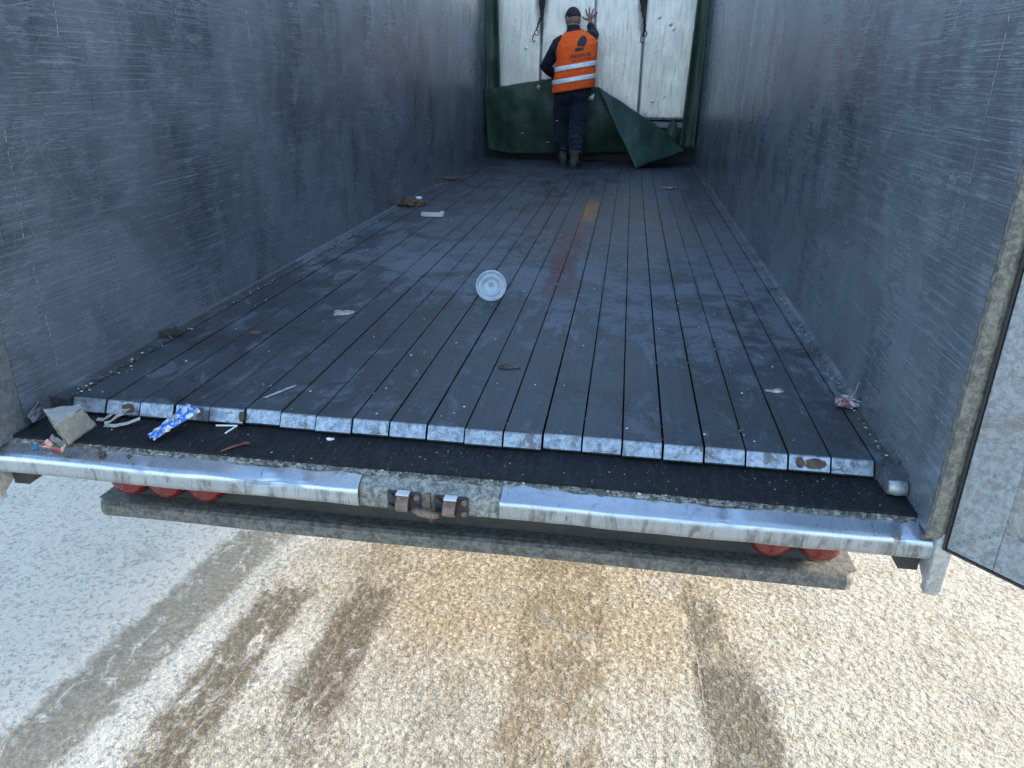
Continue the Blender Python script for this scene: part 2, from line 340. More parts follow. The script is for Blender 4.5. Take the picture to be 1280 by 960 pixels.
M = dict(
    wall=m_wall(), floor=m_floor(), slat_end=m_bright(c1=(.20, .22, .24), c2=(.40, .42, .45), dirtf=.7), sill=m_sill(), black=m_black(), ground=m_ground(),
    galv=m_galv('galvanised_door', (.17, .185, .195), (.29, .31, .325), .55, .5, .2), doorpanel=m_galv('stained_door_panel', (.19, .19, .175), (.31, .305, .285), .9, .6, .1),
    post=m_galv('grimy_corner_post', (.085, .080, .070), (.21, .19, .155), 1., .7, .1), post2=m_galv('weathered_corner_steel', (.32, .33, .33), (.47, .48, .48), .5, .5, .5),
    post3=m_galv('dark_corner_steel', (.10, .11, .12), (.17, .185, .20), .4, .6, .3),  # darker blue-grey steel for the left corner
    crust2=m_crust(),
    crust=m_galv('crusted_paint', (.10, .10, .088), (.30, .30, .275), .9, .8, 0),
    rustd=m_galv('dark_rust', (.055, .035, .025), (.11, .07, .05), .5, .8, 0),
    bar=m_galv('dirty_underrun_steel', (.060, .057, .050), (.165, .155, .14), .5, .7, .1),
    rust=m_galv('rusty_steel', (.13, .085, .065), (.23, .155, .125), .7, .65, .3), darksteel=simple('oily_dark_steel', (.055, .055, .06), .5, .5),
    weld=simple('bare_scratched_metal', (.62, .66, .70), .35, .8, .1), scratch=simple('fine_scratch_metal', (.23, .25, .28), .5, .3, .3),
    bulk=m_bulk(), green=m_green(), rubber=simple('black_rubber', (.018, .018, .02), .6), dark=simple('blackened_underbody', (.035, .034, .032), .75),
    seam=simple('dark_joint', (.05, .05, .05), .8), soot=simple('sooty_webbing', (.03, .026, .024), .9), white=simple('white_plastic', (.75, .75, .73), .4, 0, .08),
    roof=simple('pale_roof_tarpaulin', (.42, .44, .46), .6), dirt=simple('dry_dirt', (.085, .075, .055), .95, 0, .5, 60, .8, 90),
    crumbs=simple('pale_crumbs', (.42, .40, .35), .9, 0, .5, 30), brown=simple('brown_litter', (.10, .062, .04), .85, 0, .4), redbrown=simple('red_brown_leaf', (.17, .055, .035), .8, 0, .4),
    board=m_galv('wet_grey_cardboard', (.24, .235, .21), (.33, .325, .29), .25, .8, 0), paperw=simple('dirty_white_paper', (.34, .34, .32), .7, 0, .3, 30),
    greyfoil=simple('grey_crushed_foil', (.20, .22, .24), .35, .5, .5, 40), 
    skin=simple('skin', (.27, .155, .105), .55, 0, .12, 20, .1), hair=simple('black_hair', (.012, .010, .009), .7, 0, .3, 90, .8, 200),
    navy=m_cloth('navy_jacket_cloth', (.004, .006, .016)), trousers=m_cloth('navy_trouser_cloth', (.005, .009, .024)), orange=m_cloth('orange_hi_vis_cloth', (1., .115, .004), .8, .05, .55),
    band=simple('silver_reflective_tape', (.80, .81, .84), .35, .15, .12, 30, .5, 30), ink=simple('black_print', (.012, .010, .022), .6), boot=simple('dusty_work_boot', (.075, .066, .052), .85, 0, .4, 30, .5),
    sole=simple('black_boot_sole', (.03, .03, .03), .8), eye=simple('dark_eye', (.03, .02, .015), .2),
    red=None, lid=None)
b = NB('red_lamp_lens'); M['red'] = b.fin(b.mix(b.ramp(b.noise(20, 5, .7, .4), .5, .68), (.13, .008, .010), (.07, .035, .03)), b.ramp(b.noise(14, 4, .6), .3, .7, .22, .5), 0, b.bump(b.noise(60, 2), .05, .002), Coat_Weight=.3)
b = NB('translucent_plastic_lid'); M['lid'] = b.fin(b.mix(b.ramp(b.noise(18, 3, .6), .35, .65), (.50, .58, .68), (.66, .74, .82)), .22, 0, b.bump(b.noise(12, 3), .2, .004), Transmission_Weight=.35, Coat_Weight=.5)
M['bluep'] = m_print('blue_white_printed_film', ((.02, .12, .50), (.55, .60, .66), (.30, .27, .20)), 45, .35)
M['redp'] = m_print('red_green_printed_card', ((.42, .05, .045), (.50, .32, .26), (.62, .58, .50)), 38)
M['greenp'] = m_print('green_printed_card', ((.03, .16, .06), (.22, .12, .20), (.05, .05, .05)), 38)
M['redwhite'] = m_print('red_white_wrapper', ((.22, .06, .05), (.38, .38, .38), (.12, .10, .09)), 60)
M['bluef'] = simple('blue_plastic_flake', (.03, .18, .32), .5)

# ------------------------------------------------------------------ mesh helpers
def mesh(name, V, F, mt, parent=None, smooth=False, mats=None, fm=None):
    me = bpy.data.meshes.new(name); me.from_pydata([tuple(v) for v in V], [], F)
    for x in (mats or [mt]): me.materials.append(x)
    if fm:
        for p_, k in zip(me.polygons, fm): p_.material_index = k
    if smooth: me.polygons.foreach_set('use_smooth', [True]*len(me.polygons))
    me.update()
    bm = bmesh.new(); bm.from_mesh(me); bmesh.ops.recalc_face_normals(bm, faces=bm.faces); bm.to_mesh(me); bm.free()
    o = bpy.data.objects.new(name, me); COL.objects.link(o); o.parent = parent
    return o
def tag(o, label=None, cat=None, group=None, kind=None):
    if label: o['label'] = label
    if cat: o['category'] = cat
    if group: o['group'] = group
    if kind: o['kind'] = kind
    return o
def empty(name, loc, label, cat, group=None):
    o = bpy.data.objects.new(name, None); COL.objects.link(o); o.location = loc; o.empty_display_size = .1
    return tag(o, label, cat, group)
class MB:
    def __init__(s): s.V = []; s.F = []; s.K = []
    def box(s, x0, x1, y0, y1, z0, z1, k=0, M_=None):
        c = [Vector((x, y, z)) for x in (x0, x1) for y in (y0, y1) for z in (z0, z1)]
        if M_: c = [M_ @ v for v in c]
        o = len(s.V); s.V += c
        for q in ((0,1,3,2), (4,6,7,5), (0,4,5,1), (2,3,7,6), (0,2,6,4), (1,5,7,3)): s.F.append([o+i for i in q]); s.K.append(k)
    def prism(s, prof, a, bb, axis=0, k=0, caps=True):
        # profile points extruded along an axis; profile given in the two other axes in order
        o = len(s.V); n = len(prof)
        for t in (a, bb):
            for q in prof:
                v = list(q); v.insert(axis, t); s.V.append(Vector(v))
        for i in range(n):
            j = (i+1) % n; s.F.append([o+i, o+j, o+n+j, o+n+i]); s.K.append(k)
        if caps: s.F.append([o+i for i in range(n)][::-1]); s.F.append([o+n+i for i in range(n)]); s.K += [k, k]
    def tube(s, pts, rad, seg=10, k=0, flat=1., caps=True):
        pts = [Vector(p) for p in pts]; o = len(s.V); n = len(pts)
        if not isinstance(rad, (list, tuple)): rad = [rad]*n
        up = None
        for i, p in enumerate(pts):
            t = (pts[min(i+1, n-1)] - pts[max(i-1, 0)]).normalized()
            if up is None: up = t.orthogonal().normalized()
            up = (up - t*up.dot(t)).normalized(); sd_ = t.cross(up)
            rr = rad[i]; ra, rb = (rr if isinstance(rr, tuple) else (rr, rr*flat))
            for q in range(seg):
                a = 2*math.pi*q/seg; s.V.append(p + up*math.cos(a)*ra + sd_*math.sin(a)*rb)
        for i in range(n-1):
            for q in range(seg):
                j = (q+1) % seg; s.F.append([o+i*seg+q, o+i*seg+j, o+(i+1)*seg+j, o+(i+1)*seg+q]); s.K.append(k)
        if caps: s.F.append([o+q for q in range(seg)][::-1]); s.F.append([o+(n-1)*seg+q for q in range(seg)]); s.K += [k, k]
    def rings(s, rings, k=0, caps=True):
        o = len(s.V); seg = len(rings[0]); n = len(rings)
        for rg in rings: s.V += [Vector(v) for v in rg]
        for i in range(n-1):
            for q in range(seg):
                j = (q+1) % seg; s.F.append([o+i*seg+q, o+i*seg+j, o+(i+1)*seg+j, o+(i+1)*seg+q]); s.K.append(k)
        if caps: s.F.append([o+q for q in range(seg)][::-1]); s.F.append([o+(n-1)*seg+q for q in range(seg)]); s.K += [k, k]
    def ball(s, c, rx, ry, rz, seg=16, rg=10, k=0, M_=None):
        R_ = []
        for i in range(rg+1):
            t = math.pi*(i+.02)/(rg+.04)
            ring = []
            for q in range(seg):
                a = 2*math.pi*q/seg; v = Vector((rx*math.sin(t)*math.cos(a), ry*math.sin(t)*math.sin(a), rz*math.cos(t)))
                if M_: v = M_ @ v
                ring.append(Vector(c)+v)
            R_.append(ring)
        s.rings(R_, k)
    def build(s, name, mt, parent=None, smooth=False, mats=None):
        return mesh(name, s.V, s.F, mt, parent, smooth, mats, s.K if mats else None)
def mod(o, kind, **k):
    md = o.modifiers.new(kind.lower(), kind)
    for a, v in k.items(): setattr(md, a, v)
    return o
def remesh(o, vox, sm=4, smf=.5):
    mod(o, 'REMESH', mode='VOXEL', voxel_size=vox, use_smooth_shade=True)
    mod(o, 'SMOOTH', iterations=sm, factor=smf)
    dg = bpy.context.evaluated_depsgraph_get(); me = bpy.data.meshes.new_from_object(o.evaluated_get(dg))
    mats = list(o.data.materials); old = o.data; o.modifiers.clear(); o.data = me
    me.materials.clear()
    for x in mats: me.materials.append(x)
    me.polygons.foreach_set('use_smooth', [True]*len(me.polygons))
    bpy.data.meshes.remove(old)
    return o
def grid(nx, ny, fn):
    V = [fn(i/nx, j/ny) for j in range(ny+1) for i in range(nx+1)]
    F = [[j*(nx+1)+i, j*(nx+1)+i+1, (j+1)*(nx+1)+i+1, (j+1)*(nx+1)+i] for j in range(ny) for i in range(nx)]
    return V, F
def N(x, y=0, z=0): return noise.noise(Vector((x, y, z)))

# ------------------------------------------------------------------ ground
GZ = -1.25
V, F = grid(2, 2, lambda u, v: (-300+600*u, -300+600*v, GZ))
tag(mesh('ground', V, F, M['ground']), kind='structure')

# ------------------------------------------------------------------ trailer
T = empty('walking_floor_trailer', (0, 0, 0), 'open rear end of a long scratched grey trailer with a slatted metal floor', 'trailer')
XL, XR, YE, HT = -1.24, 1.235, 7.56, 2.62
def side_wall(X, s, y0):
    mb = MB(); mb.box(min(X, X+s*.04), max(X, X+s*.04), y0, YE+.5, -.06, HT, 0)
    e = X - s*.0012
    def ribbon(pts, wd, k):
        # thin raised streak following pts (Y,Z) on the wall face
        if len(pts) == 4:
            q = [Vector((a, b_)) for a, b_ in pts]; pts = []
            for i in range(13): t = i/12; pts.append(tuple(q[0]*(1-t)**3+q[1]*3*t*(1-t)**2+q[2]*3*t*t*(1-t)+q[3]*t**3))
        o = len(mb.V); P = [Vector((0, a, b_)) for a, b_ in pts]
        for i, p in enumerate(P):
            t = (P[min(i+1, len(P)-1)]-P[max(i-1, 0)]).normalized(); nn = Vector((0, -t.z, t.y))
            ww = wd*(.25+.75*math.sin(math.pi*(i+.3)/(len(P)-.4)))/2
            for sg in (-1, 1): q = p+nn*ww*sg; mb.V.append(Vector((e, q.y, q.z)))
        for i in range(len(P)-1): mb.F.append([o+2*i, o+2*i+1, o+2*i+3, o+2*i+2]); mb.K.append(k)
    rnd = random.Random(11 if s < 0 else 23)
    for _ in range(230):
        y = y0+.05+rnd.random()**1.5*5.2; z = rnd.uniform(.03, 1.7); L = rnd.uniform(.05, .38)*(1+.2*y)
        kind = rnd.random()
        a = rnd.gauss(0, .10) if kind < .62 else (rnd.gauss(-.75, .3) if kind < .84 else rnd.gauss(1.45, .12))
        cv = rnd.gauss(0, .9); pts = []
        for i in range(8):
            pts.append((y, z)); y += math.cos(a)*L/7; z += math.sin(a)*L/7; a += cv*L/7*1.5
        if min(q[1] for q in pts) < .01 or min(q[0] for q in pts) < y0+.02: continue
        ribbon(pts, rnd.uniform(.0008, .0019), 1)
    return mb, ribbon
wl, rib = side_wall(XL, -1, -.13)
def dashed(rib, a, c, wd=.004, k=2, gap=.25, seed=1):
    rn = random.Random(seed); n = max(3, int((Vector(c)-Vector(a)).length/.018)); A, C_ = Vector(a), Vector(c)
    for i in range(n):
        if rn.random() < gap: continue
        p, q = A.lerp(C_, i/n), A.lerp(C_, (i+.85)/n); j = rn.gauss(0, .0012)
        rib([(p.x+j, p.y), ((p.x+q.x)/2+j, (p.y+q.y)/2), (q.x+j, q.y)], wd, k)
for i, (a, c) in enumerate([((.34, 1.25), (.33, 1.02)), ((.96, 1.25), (.97, 1.01)), ((1.56, 1.18), (1.57, 1.01)), ((1.58, .81), (1.60, .65)), ((1.18, .70), (1.19, .62)), ((2.18, .80), (2.20, .67)), ((.04, .78), (.02, .48)), ((.03, .40), (.04, .06)), ((.985, 1.22), (.99, 1.02))]):
    dashed(rib, a, c, .0045 if i < 8 else .003, 2, .12 if i < 8 else .3, i)
for pts in ([(.05, .68), (.12, .58), (.21, .44)], [(.18, .70), (.22, .62), (.30, .52)], [(.14, .80), (.16, .70), (.20, .61)], [(-.02, .63), (.12, .71), (.29, .76)], [(.0, .66), (.06, .50), (.10, .41)], [(.55, .60), (.66, .66), (.78, .66), (.93, .58)], [(.10, .60), (.3, .66), (.62, .64)], [(.7, 1.2), (.64, 1.05), (.52, .93)]):
    rib(pts, .0022, 1)
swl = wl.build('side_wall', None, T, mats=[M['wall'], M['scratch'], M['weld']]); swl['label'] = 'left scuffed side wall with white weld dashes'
wr, rib = side_wall(XR, 1, -.24)
for i, (a, c) in enumerate([((-.03, 1.3), (-.03, .58)), ((.26, 1.25), (.26, 1.06)), ((.86, 1.25), (.86, 1.04)), ((-.03, .47), (-.02, .24)), ((-.04, .11), (.03, .01)), ((3.16, .47), (3.15, .27))]):
    dashed(rib, a, c, .0040 if i in (0, 1) else .003, 2, .15, 40+i)
for pts in ([(.77, .70), (.70, .62), (.74, .55), (.66, .48)], [(.47, .91), (.60, .86), (.8, .88)], [(1.09, .73), (.9, .64), (.84, .70), (.7, .62)], [(.44, .70), (.5, .62), (.62, .60)], [(-.16, .96), (-.13, .85), (-.11, .75)]):
    rib(pts, .002, 1)
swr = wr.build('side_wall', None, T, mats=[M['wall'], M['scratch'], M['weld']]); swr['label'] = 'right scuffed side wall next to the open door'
# slats
rn = random.Random(3)
for k in range(21):
    x0 = -1.176+.112*k; g0 = rn.choice((.0003, .0006, .0014)); x1 = x0+.112-rn.choice((.0003, .0005, .0009)); x0 += g0
    ys = rn.uniform(-.007, .007)+(.006 if k in (4, 5, 10) else 0); dz = rn.uniform(-.0016, .0016)
    mb = MB(); o = 0
    prof = [(YE, dz-.036), (YE, dz), (ys+.004, dz), (ys, dz-.002), (ys-.019, dz-.036), (ys-.016, dz-.042)]
    ny = 1
    mb.prism(prof, x0, x1, 0)
    for v in mb.V:
        if v.y < ys+.006: v.x += .0022 if v.x < (x0+x1)/2 else -.0022
    kk = [0]*len(mb.F); kk[2] = 1; kk[3] = 1; kk[4] = 1; mb.K = kk
    so = mb.build('floor_slat', None, T, mats=[M['floor'], M['slat_end'] if k != 19 else M['slat_end']])
    if k in (1, 4, 19):
        sm = MB()
        for (cx, cw, z0) in {1: ((.072, .022, -.006),), 4: ((.105, .009, -.008),), 19: ((.030, .012, -.014), (.070, .028, -.012))}[k]:
            ang = [2*math.pi*i/12 for i in range(12)]
            pts = [(x0+cx+math.cos(a)*cw*(.8+.35*rn.random()), -.5+math.sin(a)*.42*(.8+.3*rn.random())) for a in ang]
            top = []
            for x, t in pts:
                t = -t; yy = ys-.019*t-.0016; zz = dz-.002-.034*t+.0012; top.append((x, yy, zz))
            o = len(sm.V); sm.V += [Vector(v) for v in top]; sm.F.append(list(range(o, o+12))); sm.K.append(0)
        sm.build('rust_patch', M['rustd'], so)
mb = MB(); mb.box(XL, XR, -.185, YE, -.075, -.047); sf = mb.build('sub_floor', M['black'], T)
# side trims between slats and walls
mb = MB(); mb.prism([(-1.24, -.046), (-1.24, .012), (-1.232, .004), (-1.181, -.001), (-1.178, -.046)], -.02, YE, 1); st_ = mb.build('side_trim', M['floor'], T)
mb = MB(); mb.prism([(1.235, -.046), (1.235, .016), (1.222, .005), (1.180, -.001), (1.179, -.046)], -.02, YE, 1)
mb.prism([(1.235, -.046), (1.235, .01), (1.190, -.002), (1.185, -.046)], -.09, -.02, 1)
st2 = mb.build('side_trim', M['floor'], T)
# bright rounded trim nose at the right, torn corner at the left
mb = MB(); mb.tube([(1.188, -.092, -.026), (1.206, -.094, -.026), (1.230, -.094, -.025)], [.018, .021, .020], 14); mb.build('trim_nose', M['post2'], st2, True)
V, F = grid(10, 8, lambda u, v: (-1.236+.018*u*v+.005*N(u*4, v*4), -.07-.055*v+.006*N(u*5, v*3, 4), -.035+.050*(1-u)*(1-.6*v)+.008*N(u*6, v*6, 7)))
torn = mesh('torn_corner_plate', V, F, M['post3'], T, True); mod(torn, 'SOLIDIFY', thickness=.002)

# sill plates
def sill_fn(x, t, dent=1):
    prof = [(-.168, -.055), (-.192, -.061), (-.216, -.069), (-.236, -.078), (-.246, -.085), (-.250, -.095), (-.250, -.128), (-.244, -.136)]
    q = t*(len(prof)-1); i = min(int(q), len(prof)-2); fr = q-i
    y = prof[i][0]*(1-fr)+prof[i+1][0]*fr; z = prof[i][1]*(1-fr)+prof[i+1][1]*fr
    z += .0035*N(x*2.1, 1)+.0018*N(x*9, 3, t*2)*dent
    y += .003*N(x*3.3, 6)+.0012*N(x*12, t*3)*dent
    for cx, wd, am in ((-.47, .055, .016), (-.36, .03, .008), (-.80, .02, .004), (1.19, .015, .009), (.78, .02, .004), (-.60, .12, -.003)):
        g = math.exp(-((x-cx)/wd)**2); z -= am*g*math.exp(-((t-.5)/.28)**2); y += am*.9*g*math.exp(-((t-.62)/.25)**2)
    return (x, y, z)
for a, c, lb in ((-1.262, -.185, 'left rubbed aluminium sill plate, dented near its inner end'), (.197, 1.262, 'right rubbed aluminium sill plate')):
    V, F = grid(180, 28, lambda u, v: sill_fn(a+(c-a)*u, v))
    o = mesh('sill_plate', V, F, M['sill'], T, True); mod(o, 'SOLIDIFY', thickness=.006, offset=-1); o['label'] = lb
mb = MB(); mb.box(-1.262, 1.262, -.222, -.16, -.138, -.110); beam = mb.build('rear_beam', M['dark'], T)
def cp(u, v):
    x = -.19+.39*u; prof = [(-.168, -.058), (-.196, -.062), (-.232, -.084), (-.236, -.140)]
    q = v*3; i = min(int(q), 2); fr = q-i
    return (x, prof[i][0]*(1-fr)+prof[i+1][0]*fr+.003*N(x*30, v*12), prof[i][1]*(1-fr)+prof[i+1][1]*fr+.003*N(x*26, v*9, 3))
V, F = grid(60, 24, cp); o = mesh('crusted_centre_plate', V, F, M['crust'], T, True); mod(o, 'SOLIDIFY', thickness=.005, offset=-1)
# crust line along the joint of rubber and sill
mb = MB(); rn = random.Random(5)
for i in range(900):
    x = rn.uniform(-1.23, 1.23); y = -.172+rn.gauss(0, .007); s = rn.uniform(.0015, .0048)
    Mx = Matrix.Rotation(rn.random()*6, 3, 'Z')
    mb.ball((x, y, -.0565+rn.uniform(-.001, .002)), s*rn.uniform(1, 2), s, s*.6, 6, 4, rn.choice((0, 0, 1)), Mx)
o = mb.build('joint_crust', None, T, mats=[M['dirt'], M['crumbs']]); o['kind'] = 'stuff'
def crf(u, v):
    x = -1.235+2.465*u; e = math.sin(math.pi*v)
    k = .5+.5*N(x*60, v*5)+.5*N(x*150, v*9, 3)
    wv = .006*N(x*14, 3)+.004*N(x*45, 8)
    return (x, -.158-.042*v+wv*(1 if v > .5 else .4), -.054-.007*v+e*(.0022+.0035*max(0, k)))
V, F = grid(1500, 9, crf); o = mesh('joint_crust_ridge', V, F, M['crust2'], T, True); mod(o, 'SOLIDIFY', thickness=.004, offset=-1)
# latch keepers
def keeper(cx, dz, tilt):
    k = bpy.data.objects.new('latch_keeper', None); COL.objects.link(k); k.parent = T; k.location = (0, 0, 0)
    mb = MB(); z0, z1 = -.140+dz, -.086+dz
    mb.box(cx-.045, cx+.045, -.242, -.234, z0, z1); mb.build('keeper_plate', M['darksteel'], k)
    mb = MB()
    pts = [(cx, -.238, z1-.004), (cx, -.256, z1-.002), (cx, -.272, z1-.014), (cx, -.278, z1-.032), (cx, -.270, z0+.012), (cx, -.240, z0+.002)]
    o = len(mb.V)
    ring = []
    for (x, y, z), q in zip(pts, range(6)):
        ring.append([(x-.016+tilt*q, y, z), (x+.016+tilt*q, y, z), (x+.016+tilt*q, y+.009, z-.004), (x-.016+tilt*q, y+.009, z-.004)])
    mb.rings(ring); hk = mb.build('hook_strap', M['rust'], k, False); mod(hk, 'BEVEL', width=.0015, segments=2)
    mb = MB(); mb.box(cx-.016, cx+.018, -.262, -.240, z1+.001, z1+.006); mb.build('rubbed_edge', M['weld'], k)
    for sx, sz in ((-.036, z1-.010), (.036, z1-.010), (-.036, z0+.010), (.036, z0+.010)):
        mb = MB(); mb.prism([(cx+sx+.0085*math.cos(a), sz+.0085*math.sin(a)) for a in [i*math.pi/3 for i in range(6)]], -.250, -.241, 1); mb.build('bolt', M['rust'] if sx > 0 else M['darksteel'], k)
keeper(-.060, .002, .0005); keeper(.068, .000, -.0005)
mb = MB(); mb.tube([(-.028, -.262, -.122), (-.01, -.270, -.123), (.02, -.270, -.128), (.038, -.262, -.131)], [.008, .0105, .0105, .008], 10); mb.build('locking_bar', M['rust'], T, True)
mb = MB(); mb.box(.000, .012, -.248, -.236, -.128, -.082); mb.build('slot_guide', M['rust'], T)
mb = MB(); mb.tube([(.012, -.236, -.140), (.014, -.244, -.153), (.012, -.236, -.166)], .007, 8); mb.build('drain_stub', M['darksteel'], T, True)
# corner posts with feet
for s, yb in ((-1, -.13), (1, -.245)):
    xa = XL if s < 0 else XR
    mb = MB()
    if s > 0:
        prof = [(xa, -.243), (xa, -.262), (xa+.022, -.272), (xa+.026, -.262), (xa+.030, -.262), (xa+.042, -.258), (xa+.042, .02), (xa+.0405, .02), (xa+.0405, -.243)]
    else:
        prof = [(xa-.002, -.132), (xa-.004, -.252), (xa-.022, -.262), (xa-.055, -.258), (xa-.055, .02), (xa-.041, .02), (xa-.041, -.132)]
    n = len(prof); rings_ = []
    for i in range(60):
        z = -.06+(HT+.06)*i/59
        rings_.append([(x+.0015*N(z*5, j), y+.0018*N(z*6, j, 4), z) for j, (x, y) in enumerate(prof)])
    mb.rings(rings_); mb.build('corner_post', M['post'] if s > 0 else M['post3'], T)
    # lower end of the post: flat foot with gusset
    mb = MB()
    xo = s*1.262
    ft = [(xo-s*.002, -.05), (xo+s*.038, -.05), (xo+s*.036, -.212), (xo+s*.028, -.229), (xo-s*.004, -.224), (xo-s*.002, -.136)]
    mb.prism([(x, z) for x, z in ft], -.262, -.235, 1); mb.prism([(-.236, -.136), (-.236, -.212), (-.12, -.136)], min(xo, xo+s*.03), max(xo, xo+s*.03), 0)
    fo = mb.build('post_foot', M['post2'], T); mod(fo, 'BEVEL', width=.004, segments=2)
    mb = MB(); mb.prism([(xo-s*.085, -.138), (xo-s*.003, -.138), (xo-s*.003, -.198), (xo-s*.050, -.198)], -.20, -.19, 1)
    mb.prism([(xo-s*.085, -.138), (xo-s*.003, -.138), (xo-s*.003, -.198), (xo-s*.050, -.198)], -.19, -.10, 1); mb.build('gusset', M['dark'], T)
# rear lamps on a dark plate behind the bar
mb = MB(); mb.box(-1.02, 1.10, -.050, -.044, -.30, -.139); mb.build('lamp_plate', M['dark'], T)
for i, x in enumerate((-.972, -.852, -.724, .925, 1.055)):
    L = bpy.data.objects.new('tail_lamp', None); COL.objects.link(L); L.parent = T; L.location = (x, -.05, -.212)
    if i < 3: L['label'] = 'round red lamp under the left sill plate'
    else: L['label'] = 'round red lamp under the right sill plate'
    mb = MB(); rr = [(.060, -.0), (.060, -.030), (.056, -.048), (.044, -.062), (.026, -.070), (.002, -.073)]
    mb.rings([[(q*math.cos(a), y, q*math.sin(a)) for a in [2*math.pi*j/32 for j in range(32)]] for q, y in rr]); mb.build('lens', M['red'], L, True)
    mb = MB(); mb.rings([[(q*math.cos(a), y, q*math.sin(a)) for a in [2*math.pi*j/32 for j in range(32)]] for q, y in ((.061, 0), (.064, -.004), (.064, -.022), (.061, -.024))], caps=False); mb.build('bezel', M['rubber'], L, True)
# underrun bar, slightly bowed
bprof = [(.06, -.300), (-.090, -.293), (-.108, -.295), (-.118, -.302), (-.122, -.333), (-.118, -.338), (-.060, -.340), (-.055, -.334), (-.112, -.331), (-.111, -.308), (-.100, -.303), (.06, -.308)]
mb = MB(); R_ = []
for i in range(141):
    u = i/140; x = -1.085+2.245*u; e = min(u, 1-u); cut = max(0, 1-e/.012)*.5
    R_.append([(x+(.02 if u < .5 else -.02)*cut*(1 if y < -.1 else 0), y+.035*cut*(1 if y < -.09 else 0)+.003*N(x*2.2, 2), z+.005*N(x*1.7, 5)+.012*cut*(1 if z < -.33 else 0)) for y, z in bprof])
mb.rings(R_); mb.build('underrun_bar', M['bar'], T, False)
for x in (-.55, .58):
    mb = MB(); mb.box(x-.03, x+.03, .0, .08, -.288, -.076); mb.build('bar_bracket', M['dark'], T)
mb = MB(); mb.box(.88, .965, -.150, -.144, -.172, -.112); mb.build('hanging_tab', M['darksteel'], T)
# open rear door, hinged on the right post
dr = Vector((.675, -.738, 0)).normalized(); dn = Vector((-dr.y, dr.x, 0)) * -1   # dn points towards the viewer side
D = bpy.data.objects.new('rear_door', None); COL.objects.link(D); D.parent = T; D.location = (1.279, -.268, 0)
D.rotation_euler.z = math.atan2(dr.y, dr.x)
mb = MB(); Wd = 1.22; zb, zt = -.085, HT
# local x along the door, local y=0 inner face, +y away
mb.box(0, .105, .0, .045, zb, zt); mb.box(Wd-.105, Wd, .0, .045, zb, zt); mb.box(.105, Wd-.105, .0, .045, zb, zb+.10); mb.box(.105, Wd-.105, 0, .045, zt-.1, zt)
dfm = mb.build('door_frame', M['galv'], D); mod(dfm, 'BEVEL', width=.003, segments=2)
V, F = grid(60, 110, lambda u, v: (.103+(Wd-.206)*u, .013+.003*N(u*6, v*9), zb+.098+(zt-zb-.196)*v)); o = mesh('door_panel', V, F, M['doorpanel'], D, True); mod(o, 'SOLIDIFY', thickness=.012, offset=-1)
mb = MB(); rn = random.Random(9)
for i in range(26): mb.ball((.108+.004*rn.random(), .004, zb+.11+i*.022+rn.uniform(-.006, .006)), .004, .004, .009, 8, 5)
for i in range(44): mb.ball((.11+i*.024+rn.uniform(-.006, .006), .004, zb+.101), .010, .004, .004, 8, 5)
for i in range(7): mb.ball((.012+i*.013, -.001, zb+.01+i*.0135), .006, .002, .004, 8, 5)
mb.build('weld_beads', M['galv'], D, True)
mb = MB(); mb.box(-.007, -.001, -.004, .05, zb-.004, zt); mb.box(-.007, Wd, -.001, .05, zb-.007, zb-.001); mb.build('door_seal', M['rubber'], D)
for z in (.45, 1.35, 2.25):
    mb = MB(); mb.tube([(-.005, .062, z-.07), (-.005, .062, z+.07)], .013, 12); mb.build('hinge', M['post2'], D, True)
# underbody and running gear
mb = MB()
for x in (-.45, .45): mb.box(x-.06, x+.06, .35, YE+.4, -.50, -.078)
for y in (.5, 1.6, 2.8, 4.0, 5.2, 6.4): mb.box(-1.2, 1.2, y, y+.08, -.20, -.0765)
mb.build('chassis', M['dark'], T)
for y in (3.4, 4.7, 6.0):
    for x in (-1.05, 1.05):
        W_ = bpy.data.objects.new('wheel', None); COL.objects.link(W_); W_.parent = T; W_.location = (x, y, GZ+.48)
        mb = MB(); pr = [(-.17, .30), (-.17, .44), (-.13, .475), (.13, .475), (.17, .44), (.17, .30)]
        mb.rings([[(px_, q*math.cos(a), q*math.sin(a)) for a in [2*math.pi*j/36 for j in range(36)]] for px_, q in pr]); mb.build('tyre', M['rubber'], W_, True)
        mb = MB(); pr = [(-.172, .05), (-.172, .28), (.172, .28), (.172, .05)]
        mb.rings([[(px_, q*math.cos(a), q*math.sin(a)) for a in [2*math.pi*j/24 for j in range(24)]] for px_, q in pr]); mb.build('rim', M['galv'], W_)
    mb = MB(); mb.tube([(-.9, y, GZ+.48), (.9, y, GZ+.48)], .06, 12); mb.build('axle', M['dark'], T, True)
# roof: tarpaulin rolled up along the right top rail, bows across the open top
mb = MB(); mb.tube([(1.30, y, HT+.05+.006*math.sin(y*5)) for y in [-.2+i*.26 for i in range(30)]], .075, 14); mb.build('rolled_roof_cover', M['roof'], T, True)
for y in (-.22, 1.5, 3.3, 5.1, 6.8):
    mb = MB(); mb.tube([(-1.24, y, HT), (-.7, y, HT+.055), (0, y, HT+.085), (.7, y, HT+.055), (1.24, y, HT)], .018, 8); mb.build('roof_bow', M['galv'], T, True)

